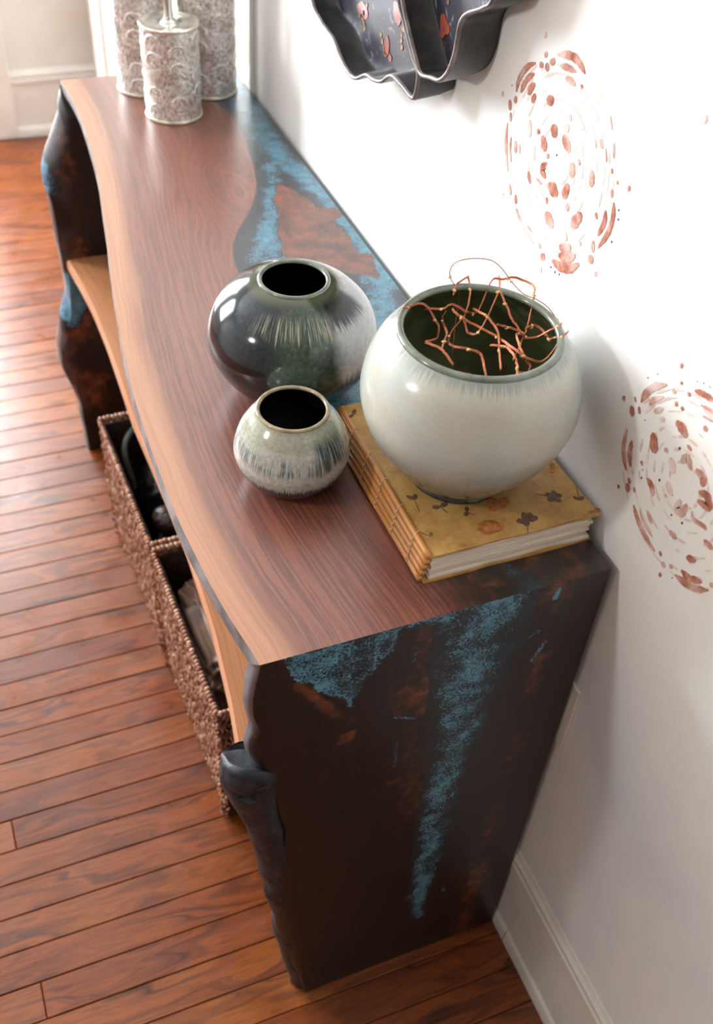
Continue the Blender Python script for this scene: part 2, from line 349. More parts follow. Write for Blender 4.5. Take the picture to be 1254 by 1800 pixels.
# stencilled rosettes: flat paint on the plaster, laid on as a film of its own thickness
M = {"s1":[[[[0.3608,1.2007],[0.3605,1.2111],[0.3549,1.2225],[0.3454,1.2333],[0.3341,1.2402]],0.0056],[[[0.3519,1.2034],[0.348,1.2142],[0.3416,1.2231],[0.3329,1.23]],0.0061],[[[0.3384,1.207],[0.3345,1.214],[0.3287,1.2218]],0.0066],[[[0.3273,1.205],[0.3246,1.2107]],0.0062],[[[0.298,1.2615],[0.2846,1.2668],[0.2689,1.2697],[0.2566,1.2677],[0.2466,1.2633]],0.0065],[[[0.2899,1.2543],[0.2774,1.2574],[0.2614,1.2593]],0.0055],[[[0.2768,1.2474],[0.2671,1.2486],[0.2584,1.2478]],0.0058],[[[0.3669,1.1782],[0.3712,1.188]],0.0052],[[[0.36,1.1907],[0.3598,1.1946]],0.0047],[[[0.3681,1.164],[0.3659,1.1491],[0.3598,1.1316],[0.3507,1.1163]],0.0037],[[[0.3562,1.1534],[0.3537,1.1405],[0.3476,1.1291]],0.0027],[[[0.3461,1.1539],[0.3419,1.1419]],0.0047],[[[0.3373,1.154],[0.3342,1.1454]],0.0026],[[[0.3647,1.1753],[0.3626,1.1694]],0.0037],[[[0.3207,1.0881],[0.3091,1.0791],[0.2925,1.0729],[0.2754,1.0704]],0.0049],[[[0.3418,1.1039],[0.3385,1.0971]],0.005],[[[0.3269,1.0997],[0.324,1.0938]],0.0043],[[[0.1589,1.1777],[0.1547,1.1643],[0.1565,1.1465],[0.1658,1.1261]],0.0052],[[[0.1677,1.1649],[0.1658,1.1529],[0.1705,1.137]],0.0052],[[[0.1746,1.127],[0.1724,1.1194]],0.0046],[[[0.2352,1.0726],[0.2189,1.0746],[0.2032,1.0815],[0.1889,1.095]],0.0087],[[[0.2264,1.084],[0.2118,1.0891],[0.1981,1.1]],0.0091],[[[0.2246,1.0937],[0.2112,1.1012]],0.0089],[[[0.1802,1.2263],[0.1746,1.2135]],0.0029],[[[0.2012,1.2204],[0.1951,1.2136]],0.0039],[[[0.1946,1.2453],[0.1871,1.2351]],0.0021],[[[0.1901,1.2167],[0.1837,1.2057]],0.0017],[[[0.1663,1.1875],[0.1636,1.1798]],0.0034],[[[0.1734,1.2036],[0.1721,1.2007]],0.0026],[[[0.3255,1.1824],[0.3225,1.1722]],0.0076],[[[0.2956,1.2189],[0.295,1.2173]],0.0112],[[[0.3244,1.2421],[0.3211,1.2429]],0.0056],[[[0.3125,1.244],[0.3112,1.2454]],0.0066],[[[0.3063,1.2512],[0.3021,1.254]],0.006],[[[0.3184,1.2548],[0.3175,1.2543]],0.0052],[[[0.2444,1.226],[0.2399,1.2191],[0.2296,1.2184]],0.0072],[[[0.2576,1.208],[0.2564,1.2049]],0.0052],[[[0.2797,1.1966],[0.2769,1.1923]],0.0101],[[[0.2949,1.1787],[0.2895,1.1716]],0.0089],[[[0.2578,1.1952],[0.2487,1.1902]],0.0108],[[[0.281,1.1669],[0.2799,1.1669]],0.0039],[[[0.2801,1.1597],[0.2865,1.1499],[0.277,1.1447]],0.0073],[[[0.2351,1.178],[0.2334,1.1695]],0.0084],[[[0.2054,1.1884],[0.2001,1.1818],[0.1985,1.1734]],0.0068],[[[0.2656,1.1414],[0.254,1.1402]],0.0111],[[[0.2363,1.1548],[0.2388,1.1449]],0.0097],[[[0.2674,1.1266],[0.2661,1.1232]],0.004],[[[0.2298,1.1387],[0.2282,1.1347]],0.0047],[[[0.2612,1.1105],[0.2504,1.107]],0.011],[[[0.2055,1.1396],[0.2138,1.1255]],0.0102],[[[0.2226,1.1098],[0.2203,1.1059]],0.005],[[[0.2652,1.075],[0.2622,1.0734]],0.0043],[[[0.2543,1.0671],[0.2521,1.0662]],0.0078],[[[0.173,1.1111],[0.1715,1.109]],0.0078],[[[0.196,1.1148],[0.1951,1.1142]],0.0042],[[[0.3063,1.1822],[0.3052,1.1813]],0.005],[[[0.3116,1.136],[0.3032,1.1259]],0.0047],[[[0.2481,1.251],[0.2472,1.2505]],0.0039],[[[0.2568,1.219],[0.2544,1.2156]],0.0036],[[[0.2269,1.1874],[0.2248,1.1847]],0.0033],[[[0.2925,1.1372],[0.2821,1.1352]],0.0026],[[[0.1818,1.1558],[0.1778,1.1503]],0.0031],[[[0.2958,1.0819],[0.283,1.0802]],0.0022],[[[0.2106,1.2162],[0.2048,1.2101]],0.0031]],"d1":[[0.3251,1.2706,0.0061],[0.3874,1.1876,0.0059],[0.3535,1.0885,0.0049],[0.1425,1.1996,0.0055],[0.0716,1.2944,0.0066],[0.2524,1.0515,0.0059],[0.1595,1.1009,0.0058],[0.1609,1.1964,0.0038],[0.3716,1.203,0.0025]],"k1":[[0.1492,1.1749,0.0023],[0.1463,1.1669,0.0024],[0.1475,1.1429,0.0023],[0.2352,1.0647,0.002],[0.2261,1.064,0.0024],[0.2178,1.0661,0.002],[0.2658,1.1749,0.0022]],"s2":[[[[0.0438,1.0278],[0.0407,1.0411],[0.0319,1.0556],[0.0185,1.0671]],0.0065],[[[0.0318,1.0332],[0.0282,1.0422],[0.0173,1.054]],0.0045],[[[0.0232,1.0314],[0.0135,1.0434]],0.0044],[[[0.0106,1.032],[0.0087,1.0344]],0.0048],[[[0.0505,0.9884],[0.0492,0.9697],[0.044,0.9579],[0.0349,0.9471]],0.0052],[[[0.0396,0.9825],[0.0371,0.9676],[0.0301,0.9553]],0.0058],[[[0.0534,1.0131],[0.0508,1.0075]],0.006],[[[0.0439,1.0203],[0.0416,1.0164]],0.0035],[[[0.0537,1.0259],[0.0515,1.0229]],0.0023],[[[0.0127,1.0089],[0.0076,0.9979]],0.0106],[[[-0.0067,1.0086],[-0.0089,1.0095]],0.0044],[[[-0.0112,1.0436],[-0.0187,1.0431],[-0.0232,1.0413]],0.0091],[[[-0.0317,1.0337],[-0.0355,1.0332]],0.0035],[[[-0.0185,1.0051],[-0.0245,0.9978]],0.0083],[[[-0.0312,1.0148],[-0.0356,1.0232],[-0.0432,1.0175]],0.0071],[[[-0.0535,1.0208],[-0.0618,1.0205],[-0.0632,1.0153]],0.0085],[[[0.0037,0.9638],[-0.006,0.9601],[-0.011,0.9524]],0.0068],[[[-0.0228,0.9828],[-0.0279,0.9775],[-0.0348,0.9737]],0.0067],[[[-0.0263,0.9672],[-0.0276,0.9673]],0.0039],[[[-0.0658,1.0053],[-0.0736,1.0085],[-0.0797,1.0008],[-0.0681,0.996]],0.0081],[[[-0.0462,0.9761],[-0.0454,0.9674],[-0.0526,0.9681],[-0.055,0.9783]],0.008],[[[-0.0638,0.9804],[-0.0699,0.9753],[-0.0835,0.9792],[-0.0868,0.9774]],0.0043],[[[0.0093,0.9216],[-0.0035,0.912],[-0.0192,0.9052],[-0.0387,0.9014]],0.0059],[[[-0.0007,0.9243],[-0.0127,0.9163],[-0.0293,0.9129]],0.0041],[[[-0.0127,0.9312],[-0.0206,0.9259]],0.0056],[[[-0.0466,0.938],[-0.0588,0.9394]],0.0058],[[[-0.0895,0.9671],[-0.1027,0.9681]],0.0061],[[[-0.0805,0.9336],[-0.0878,0.9389]],0.0064],[[[-0.0737,0.9031],[-0.0874,0.9066],[-0.1017,0.9131],[-0.1167,0.9269]],0.0069],[[[-0.0784,0.9146],[-0.0903,0.9161],[-0.1058,0.9271]],0.007],[[[-0.0543,0.8996],[-0.0563,0.8983]],0.0051],[[[-0.0643,0.9065],[-0.0658,0.9059]],0.0043],[[[-0.0455,0.9071],[-0.0478,0.905]],0.0032],[[[-0.0166,1.086],[-0.0282,1.0903],[-0.0423,1.0933]],0.0055],[[[-0.0292,1.0792],[-0.0431,1.083],[-0.0519,1.0831]],0.0036],[[[-0.0351,1.0718],[-0.049,1.0757]],0.0024],[[[-0.0426,1.0638],[-0.0448,1.0638]],0.0044],[[[0.0078,1.068],[0.0063,1.0674]],0.0039],[[[-0.011,1.0784],[-0.0122,1.0784]],0.0034],[[[-0.0001,1.059],[-0.0013,1.0591]],0.0039],[[[-0.009,1.0605],[-0.0102,1.0606]],0.0033],[[[0.0268,0.9417],[0.0249,0.9392]],0.0041],[[[0.0262,0.9339],[0.0241,0.9294]],0.0059],[[[0.0157,0.9389],[0.014,0.9363]],0.0029],[[[0.0178,0.9727],[0.0161,0.9712]],0.0034],[[[-0.1166,0.9342],[-0.119,0.9357]],0.004],[[[-0.0643,1.0586],[-0.0699,1.065],[-0.0792,1.0639]],0.0072],[[[-0.0831,1.039],[-0.0909,1.0368]],0.0085],[[[-0.0929,1.011],[-0.1042,1.0065]],0.0068],[[[-0.0711,1.088],[-0.082,1.0833]],0.0063],[[[-0.0919,1.0642],[-0.0989,1.0527]],0.0063],[[[-0.1191,0.9685],[-0.1261,0.9855]],0.0057],[[[-0.1276,0.9427],[-0.1381,0.9621],[-0.1429,0.9868]],0.0063],[[[-0.139,0.9983],[-0.1362,1.0238]],0.0057],[[[-0.1217,1.0552],[-0.1123,1.0729]],0.0053],[[[-0.0937,1.0927],[-0.0723,1.1021]],0.0054],[[[-0.0632,1.1033],[-0.0518,1.1005]],0.0046]],"d2":[[0.0084,1.0957,0.005],[0.0015,1.0812,0.0038],[0.0688,1.0137,0.0059],[0.0381,0.9217,0.0049],[-0.056,0.8847,0.0056]],"k2":[[0.0109,0.9575,0.0022],[-0.058,0.9594,0.0027],[-0.0422,0.9554,0.0024],[-0.0231,1.0239,0.0028],[-0.0124,0.9747,0.0028],[0.013,0.9662,0.0014],[-0.0716,0.8966,0.0016],[0.0313,1.015,0.0013],[0.034,1.0682,0.0013],[0.0449,1.056,0.0013],[-0.0155,1.0952,0.0013],[-0.0233,1.0992,0.0014],[-0.0317,1.1012,0.0013]]}
def m_stencil():
    t = NT('terracotta_stencil_paint'); p = t.pos()
    n = t.noise(p, 75, 5, .7); b = t.noise(p, 16, 3)
    c = t.ramp(n, [(.32, (146, 82, 64)), (.52, (190, 126, 106)), (.72, (222, 186, 172))])
    c = t.mix(t.ss(b, .42, .72), c, (232, 216, 208)); return t.done(c, .8, spec=.2)
STEN = m_stencil(); STEN_F = flat('worn_stencil_paint', (226, 206, 198), .8, var=.08, sc=60, spec=.2); STEN_D = flat('dark_stencil_paint', (84, 62, 64), .8, var=.25, spec=.2)
def ribbon(pl, w, lift=(.0005, .0007)):
    w *= 1.2; P = catmull(pl, max(6, 4*len(pl))) if len(pl) > 2 else np.linspace(pl[0], pl[1], 6)
    T = np.gradient(P, axis=0); L = np.linalg.norm(T, axis=1)[:, None]; T = T/(L+1e-9); N = np.stack([-T[:, 1], T[:, 0]], 1)
    tt = np.linspace(-1, 1, len(P)); ww = w*.5*np.clip(1-np.abs(tt)**4, .25, 1)*(.85+.3*rng.random(len(P)))
    if np.linalg.norm(np.array(pl[-1])-pl[0]) < w*1.5:
        k = w*.32; P = P+T*(tt*k)[:, None]; ww = w*.5*np.sqrt(np.clip(1.05-tt*tt, .12, 1))*(.85+.3*rng.random(len(P)))
    V = []; F = []; th = -rng.uniform(*lift)
    for p, n, a in zip(P, N, ww):
        V += [(th, *(p+n*a)), (th, *(p-n*a)), (0, *(p+n*a)), (0, *(p-n*a))]
    for i in range(len(P)-1):
        a = 4*i; F += [(a, a+1, a+5, a+4), (a, a+4, a+6, a+2), (a+1, a+3, a+7, a+5)]
    F += [(0, 2, 3, 1), (a+4, a+5, a+7, a+6)]
    return V, F
def disc(y, z, r):
    th = -rng.uniform(.0005, .0007)
    n = 10; a = np.arange(n)*2*np.pi/n; q = r*.5*(.85+.25*rng.random(n))
    V = [(th, y+q[i]*.8*np.cos(a[i]), z+q[i]*1.1*np.sin(a[i])) for i in range(n)]+[(0, y+q[i]*.8*np.cos(a[i]), z+q[i]*1.1*np.sin(a[i])) for i in range(n)]
    return V, [tuple(range(n))]+[(i, n+i, n+(i+1) % n, (i+1) % n) for i in range(n)]
wall = bpy.data.objects['wall_right']
for i, lab in (('1', 'upper terracotta rosette stencil, nearly whole'), ('2', 'lower terracotta rosette stencil at the picture edge')):
    mesh('stencil_rosette', *join([ribbon(pl, w) for pl, w in M['s'+i]]+[disc(*d) for d in M['d'+i]]), STEN, wall, smooth=False, label=lab)
    fa = []
    cy, cz = ((.262, 1.170), (-.044, .996))[i == '2']
    for k in range(170):
        a0 = rng.uniform(0, 6.283); r0 = rng.choice([.022, .034, .046, .058, .07, .082, .09, .098]); da = rng.uniform(.05, .16)*(.05/r0)**.5
        fa.append(ribbon([(cy+r0*math.cos(a0+q*da), cz+r0*math.sin(a0+q*da)) for q in (-1, 0, 1)], rng.uniform(.0012, .003), (.00015, .0004)))
    mesh('faint_stencil_arcs', *join(fa), STEN_F, wall, smooth=False, label='worn pale arcs of the stencil print')
    mesh('stencil_dark_dashes', *join([disc(*d) for d in M['k'+i]]), STEN_D, wall, smooth=False, label='dark dashes of the stencil print')  # dark dashes are part of the printed pattern
oc = empty('outlet_cover', 'thin white outlet cover on the wall, just peeking past the dark table end', 'outlet cover', (0, .029, .594))
box('cover_plate', (-.005, 0, -.04, .04, -.082, .035), PAINT, oc, .0015)
for z in (-.045, .0): box('socket_face', (-.0062, -.004, -.017, .017, z-.013, z+.013), CEIL, oc)

# ------------------------------------------------------------------ the console table
H = .84; L = 1.39; TH = .05; XB = -.0098
tb = empty('console_table', 'long live-edge walnut console table with waterfall ends and blue resin along the wall', 'table', (-.2, .7, 0))
TL = Vector((-.2, .7, 0))
def part(name, V, F, mat, parent=tb, **k): return mesh(name, np.asarray(V, float)-np.array(TL), F, mat, parent, **dict(dict(sharp=40), **k))
edge = smoothf([(0, -.399), (.055, -.409), (.111, -.416), (.217, -.423), (.324, -.4225), (.432, -.419), (.553, -.408), (.66, -.394), (.76, -.379), (.86, -.364), (.985, -.346), (1.08, -.336), (1.171, -.330), (1.26, -.3265), (1.34, -.327), (1.39, -.333)], 8)
riv = smoothf([(0, -.0098), (.1, -.012), (.14, -.03), (.2, -.085), (.26, -.16), (.33, -.215), (.4, -.236), (.5, -.226), (.6, -.216), (.684, -.214), (.73, -.205), (.776, -.185), (.836, -.144), (.903, -.111), (.98, -.093), (1.085, -.075), (1.179, -.072), (1.231, -.085), (1.3, -.105), (1.39, -.12)], 5)
ys = np.linspace(0, 1, 420)
def segd(P, A, B):
    A = np.array(A); B = np.array(B); d = B-A; t = np.clip(((P-A)@d)/(d@d), 0, 1); return np.linalg.norm(P-A-t[..., None]*d, axis=-1)
def streams(P, S):
    """soft 0..1 field around polylines with widths."""
    out = np.zeros(P.shape[:-1])
    for pl, k in S:
        for (a, wa), (b, wb) in zip(pl[:-1], pl[1:]):
            w = (wa+wb)/2; out = np.maximum(out, k*np.clip(1.25-segd(P, a, b)/w, 0, 1))
    return out
def poly_in(P, poly):
    x, y = P[..., 0], P[..., 1]; r = np.zeros(x.shape, bool); n = len(poly)
    for i in range(n):
        (x1, y1), (x2, y2) = poly[i], poly[(i+1) % n]
        c = ((y1 > y) != (y2 > y)) & (x < (x2-x1)*(y-y1)/(y2-y1+1e-12)+x1); r ^= c
    return r
# top: wood part (open on the live edge), its charred live edge, and the resin river
sx = np.linspace(0, 1, 90)
def top_piece(name, f0, f1, mat, nx, is_resin):
    s = np.linspace(0, 1, nx); V = []; A = dict(gr=[], sap=[], dark=[], resin=[], teal=[], rust=[], char=[])
    for v in ys:
        row = []
        for z in (H, H-TH):
            y = (H-z)+v*(L-2*(H-z)); a, b = f0(y), f1(y)
            xs = a+(b-a)*s
            if z == H: row += [(x, y, z) for x in xs]
            else: row += [(x, y, z) for x in ((xs[-1], xs[0]+(.012 if not is_resin else 0)))]
        V += row
    n = nx+2; V = np.array(V); F = []
    for i in range(len(ys)-1):
        rng_ = range(n) if is_resin else [j for j in range(n) if j != n-1]
        for j in rng_: F.append((i*n+j, i*n+(j+1) % n, (i+1)*n+(j+1) % n, (i+1)*n+j))
    F += [tuple(range(n))[::-1], tuple((len(ys)-1)*n+j for j in range(n))]
    P = V[:, :2]; ey = np.array([edge(y) for y in P[:, 1]]); ry = np.array([riv(y) for y in P[:, 1]]); d = P[:, 0]-ey
    wob = vnoise(np.c_[P, 0*ey], 9, 3)-.5; hi = vnoise(np.c_[P, 0*ey], 55, 5)-.5
    # grain runs along the live edge and swirls round a knot near the river
    k = np.array((-.165, .93)); q = P-k; rr = np.hypot(q[:, 0]/.06, q[:, 1]/.16)
    A['gr'] = np.c_[d+.055*np.exp(-rr**2)*np.sin(3.2*rr+.6)+.03*np.exp(-((P[:, 1]-.9)/.22)**2)*np.clip(d/.25, 0, 1)**2, P[:, 1]+.1*np.exp(-rr**2), 0*d]
    A['sap'] = np.clip(1.0-d/(.058+.02*wob), -.2, 1)+.08
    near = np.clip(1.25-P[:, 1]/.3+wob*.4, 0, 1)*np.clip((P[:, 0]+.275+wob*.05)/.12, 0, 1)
    A['dark'] = np.clip(near*.74+.35*np.clip((d-.22)/.15, 0, 1)*np.clip(1-P[:, 1]/.4, 0, 1), 0, .85)  # dark stained wood, widened to paint in the small vase's shadow
    if is_resin:
        isl = poly_in(P+np.c_[hi, wob]*.012, [(-.074, .905), (-.1, .85), (-.116, .79), (-.135, .71), (-.128, .66), (-.1, .645), (-.077, .64), (-.05, .62), (-.03, .6), (-.018, .635), (-.012, .67), (-.034, .68), (-.026, .72), (-.032, .76), (-.012, .79), (-.016, .815), (-.04, .82), (-.046, .85)])
        A['resin'] = np.where(isl, 0, 1.)
        A['rust'] = np.where(isl, .62+hi*.4, 0); A['dark'] = np.where(isl, .34+.5*wob, 0)
        te = streams(P, [([((-.02, 1.36), .05), ((-.035, 1.2), .034), ((-.045, 1.08), .026), ((-.038, .98), .026), ((-.018, .87), .022), ((-.014, .8), .015), ((-.012, .7), .02), ((-.012, .58), .022)], .92),
                         ([((-.06, .99), .02), ((-.095, .88), .014), ((-.125, .8), .016), ((-.15, .735), .02), ((-.172, .7), .03)], .85),
                         ([((-.02, .62), .02), ((-.05, .54), .03), ((-.09, .45), .04), ((-.15, .37), .05), ((-.2, .31), .04)], .8), ([((-.1, .72), .03), ((-.13, .62), .05)], .55)])
        A['teal'] = np.where(isl, 0, te*(.75+.5*wob)+.12)
    else:
        cr = streams(P, [([((-.118, .07), .004), ((-.113, .03), .008), ((-.1, -.004), .011)], 1.)])
        A['resin'] = np.clip(cr*1.3, 0, 1); A['teal'] = .3*A['resin']; A['rust'] = np.clip(near, 0, 1)*(.35+hi*.5)
    A['char'] = 0*d
    for kk in A: A[kk] = np.asarray(A[kk]) if kk == 'gr' else np.asarray(A[kk])+0*d
    return part(name, V, F, mat, attrs=A)
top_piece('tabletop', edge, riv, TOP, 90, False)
top_piece('resin_river', lambda y: riv(y), lambda y: XB+0*y, TOP, 46, True)['label'] = 'black and teal blue resin band along the wall side of the tabletop'
def live_edge():
    V = []; n = 9
    for v in ys:
        for k in range(n):
            u = k/(n-1); z = H-u*TH; y = (H-z)+v*(L-2*(H-z)); b = .0015+.0016*np.exp(-((y-.2)/.22)**2)
            off = -b*math.sin(math.pi*min(u*1.25, 1))+.012*max(0, u-.35)/.65
            w = (vnoise(np.array([[y, z*2, 0]]), 14, 2)[0]-.5)*.004*math.sin(math.pi*u)
            V.append((edge(y)+off+w, y, z))
    F = [(i*n+k+1, i*n+k, (i+1)*n+k, (i+1)*n+k+1) for i in range(len(ys)-1) for k in range(n-1)]
    return part('live_edge', V, F, EDGE, label='grey charred live edge')
EDGE = flat('grey_live_edge', (112, 106, 106), .5, var=.3, sc=30)
live_edge()
# waterfall ends
def end_panel(name, face, out, inner, y_face, y_in, nz, nx, paint, label, bulge):
    """vertical slab: cross-section loop for each height, mitred into the top."""
    V = []; n = None
    for v in np.linspace(0, 1, nz):
        loop = []
        z0 = v*H; s = np.linspace(0, 1, nx); xf = face(z0)
        for x in XB+(xf-XB)*s: loop.append((x, y_face))
        xo = out(z0); sg = 1 if y_in > y_face else -1; T = abs(y_in-y_face)
        rough = (vnoise(np.array([[0, 3., z0]]), 22, 9)[0]-.5)*.006
        for u, k in ((.06, .55), (.2, .92), (.4, 1), (.62, .97), (.84, .8)):
            loop.append((xf+(xo+rough-xf)*k if u < .5 else inner(z0)+(xo+rough-inner(z0))*k, y_face+sg*T*u))
        for x in np.linspace(inner(z0), XB, max(6, nx//2)): loop.append((x, y_in))
        n = len(loop)
        for x, y in loop:
            V.append((x, y, v*(H-abs(y-y_face))-.0))
    V = np.array(V); F = []
    for i in range(nz-1):
        for j in range(n):
            q = (i*n+j, i*n+(j+1) % n, (i+1)*n+(j+1) % n, (i+1)*n+j); F.append(q if y_in > y_face else q[::-1])
    F += [tuple(range(n)), tuple((nz-1)*n+j for j in range(n))[::-1]]
    return part(name, V, F, SIDE, attrs=paint(V), label=label)
nface = smoothf([(0, -.331), (.072, -.3395), (.171, -.348), (.264, -.3594), (.397, -.3723), (.46, -.372), (.51, -.3678), (.584, -.3777), (.652, -.3925), (.675, -.3963), (.715, -.3963), (.76, -.4075), (.789, -.4073), (.84, -.399)], 4)
nout = smoothf([(0, -.333), (.0893, -.348), (.199, -.3705), (.2565, -.3755), (.37, -.3875), (.46, -.381), (.51, -.374), (.585, -.3857), (.651, -.4015), (.683, -.4076), (.705, -.4092), (.732, -.4047), (.758, -.4085), (.784, -.409), (.811, -.406), (.84, -.4005)], 4)
def paint_near(V):
    P = V[:, [0, 2]]; w = vnoise(V, 18, 4)-.5; h = vnoise(V, 60, 6)-.5; A = {}
    front = (V[:, 1] < .012)
    A['gr'] = np.c_[V[:, 0]*1.1+.02*np.sin(V[:, 2]*7), V[:, 2], V[:, 1]]
    A['sap'] = 0*w; A['dark'] = .36+.6*w+.25*np.clip(1-np.abs(V[:, 0]+.33)/.09, 0, 1); A['char'] = np.where(front, 0, 1.)
    te = streams(P, [([((-.158, .85), .06), ((-.157, .76), .05), ((-.16, .69), .043), ((-.158, .6), .03), ((-.164, .49), .027), ((-.163, .39), .029), ((-.162, .3), .024), ((-.163, .2), .018), ((-.156, .13), .009)], .9),
                     ([((-.25, .845), .012), ((-.2, .835), .013)], .8),
                     ([((-.249, .682), .003), ((-.223, .668), .003)], .9), ([((-.238, .63), .004), ((-.237, .58), .003)], .7), ([((-.0995, .755), .004), ((-.082, .765), .003)], 1.), ([((-.0815, .712), .003), ((-.068, .742), .0035)], 1.1), ([((-.071, .83), .005), ((-.073, .815), .003)], .9), ([((-.2335, .79), .003), ((-.233, .775), .003)], .8), ([((-.124, .2), .006), ((-.122, .185), .003)], .7)])
    tri = poly_in(P+np.c_[h, w]*.02, [(-.388, .845), (-.25, .845), (-.262, .81), (-.28, .775), (-.3, .725), (-.325, .76), (-.352, .796)])
    A['teal'] = np.where(front, np.maximum(te*(.7+.6*w), np.where(tri, .5+.6*w, 0)), 0)
    A['resin'] = np.where(front, np.clip(np.where(tri, 1, 0)+(te > .12)*.55, 0, 1), 0)
    ru = streams(P, [([((-.36, .79), .006), ((-.33, .745), .012), ((-.302, .7), .016), ((-.303, .665), .012)], 1.)])
    A['rust'] = np.where(front, np.clip(ru*(.55+1.1*h)+.55*np.clip(1-np.abs(V[:, 0]+.21)/.1, 0, 1)*np.clip((V[:, 2]-.25)/.2, 0, 1)+.45*np.clip(1-np.abs(V[:, 0]+.07)/.05, 0, 1)+w*.5, 0, 1.1), 0)
    return A
end_panel('end_panel', nface, nout, smoothf([(0, -.322), (.84, -.392)]), 0, TH, 230, 110, paint_near, 'dark waterfall end with teal resin streak, nearest the viewer', 0)
fo = smoothf([(0, -.3905), (.056, -.391), (.139, -.392), (.198, -.404), (.255, -.4175), (.3, -.4163), (.362, -.403), (.421, -.382), (.476, -.3845), (.547, -.3866), (.621, -.3884), (.68, -.3927), (.717, -.385), (.766, -.36), (.797, -.3445), (.818, -.3447), (.84, -.3354)], 4)
fi = smoothf([(0, -.3855), (.06, -.387), (.16, -.3895), (.224, -.396), (.316, -.402), (.397, -.381), (.521, -.371), (.5766, -.364), (.66, -.3637), (.728, -.3575), (.8, -.333), (.84, -.325)], 4)
def paint_far(V):
    P = V[:, [0, 2]]; w = vnoise(V, 18, 8)-.5; A = {}
    A['gr'] = np.c_[V[:, 0], V[:, 2], V[:, 1]]; A['sap'] = 0*w; A['dark'] = .65+.6*w
    A['rust'] = np.clip(.35+1.3*w, 0, 1); A['resin'] = 0*w
    te = streams(P, [([((-.387, .70), .009), ((-.384, .65), .012)], .75), ([((-.372, .452), .012), ((-.365, .41), .028), ((-.378, .368), .022)], 1.15)])
    A['teal'] = np.where(V[:, 0] < -.33, te, 0); A['resin'] = np.clip(te*1.2, 0, 1); A['char'] = np.clip(.25+1.2*w, 0, .6)*(V[:, 0] < fi(V[:, 2])+.004)
    return A
end_panel('end_panel', smoothf([(z, float(fo(z))+.01) for z in np.linspace(0, H, 30)], 2), fo, fi, L, L-TH, 160, 40, paint_far, 'charred far end with a sky blue resin patch on its live edge', 0)
# rolled bark burl down the near front corner
bp = catmull([(-.4035, .026, .644), (-.405, .024, .638), (-.4062, .022, .615), (-.4, .021, .575), (-.389, .021, .52), (-.378, .022, .45), (-.370, .023, .37), (-.358, .023, .27), (-.350, .023, .18), (-.336, .024, .08), (-.326, .025, .004)], 160)
br = np.interp(np.linspace(0, 1, 160), [0, .008, .03, .06, .14, .22, .32, .44, .6, .8, 1], [.004, .017, .027, .0315, .032, .029, .0255, .0235, .022, .0215, .02])
V, F = tube_vf(bp, br, 56); V = np.array(V); nz = vnoise(V, 30, 11)-.5; n2 = vnoise(V, 90, 12)-.5
c = bp[np.argmin(np.linalg.norm(V[:, None]-bp[None], axis=2), axis=1)]; dr = V-c; dr /= np.linalg.norm(dr, axis=1)[:, None]+1e-9
crk = -np.abs(vnoise(V*np.array((1, 1, .3)), 55, 14)-.5)
V = V+dr*(nz*.0045+n2*.002+.006*(crk+.22))[:, None]
hole = np.array((-.415, -.007, .618)); hd = np.linalg.norm((V-hole)*(1, 1, .8), axis=1)*(1+.8*n2); V = V-dr*(.017*np.exp(-(hd/.0095)**4))[:, None]
hole2 = np.array((-.402, -.003, .636)); hd2 = np.linalg.norm(V-hole2, axis=1); V = V-dr*(.009*np.exp(-(hd2/.006)**4))[:, None]
V[:, 2] = np.maximum(V[:, 2], .0005)
part('bark_burl', V, F, CHAR, label='blue-black rolled bark ridge with a knot hole')
# shelf
se = smoothf([(0, -.392), (.09, -.392), (.2, -.374), (.323, -.361), (.48, -.354), (.65, -.356), (.81, -.3605), (.93, -.357), (1.04, -.3545), (1.16, -.356), (1.25, -.362), (1.34, -.3705)], 6)
V = []; A = dict(gr=[], sap=[]); ZS = .503; prof = [(0, 0), (-.004, -.006), (-.004, -.02), (.004, -.034), (.014, -.038)]; sy = np.linspace(TH-.004, L-TH+.004, 200); nx = 40
for y in sy:
    e = se(y); r = [(e+(XB-e)*s, y, ZS) for s in np.linspace(1, 0, nx)]+[(e+a, y, ZS+b) for a, b in prof[1:]]+[(XB, y, ZS-.038)]
    V += r; A['gr'] += [(x-e, y, 0) for x, _, _ in r]; A['sap'] += [1.25-(x-e)/.11 for x, _, _ in r]
n = len(r); F = [(i*n+j, i*n+(j+1) % n, (i+1)*n+(j+1) % n, (i+1)*n+j) for i in range(len(sy)-1) for j in range(n)]
F = [q[::-1] for q in F]+[tuple(range(n)), tuple((len(sy)-1)*n+j for j in range(n))[::-1]]
for kk in ('dark', 'resin', 'teal', 'rust', 'char'): A[kk] = np.zeros(len(V))
part('shelf', V, F, SHELF, attrs=A, label='pale tan live-edge shelf')

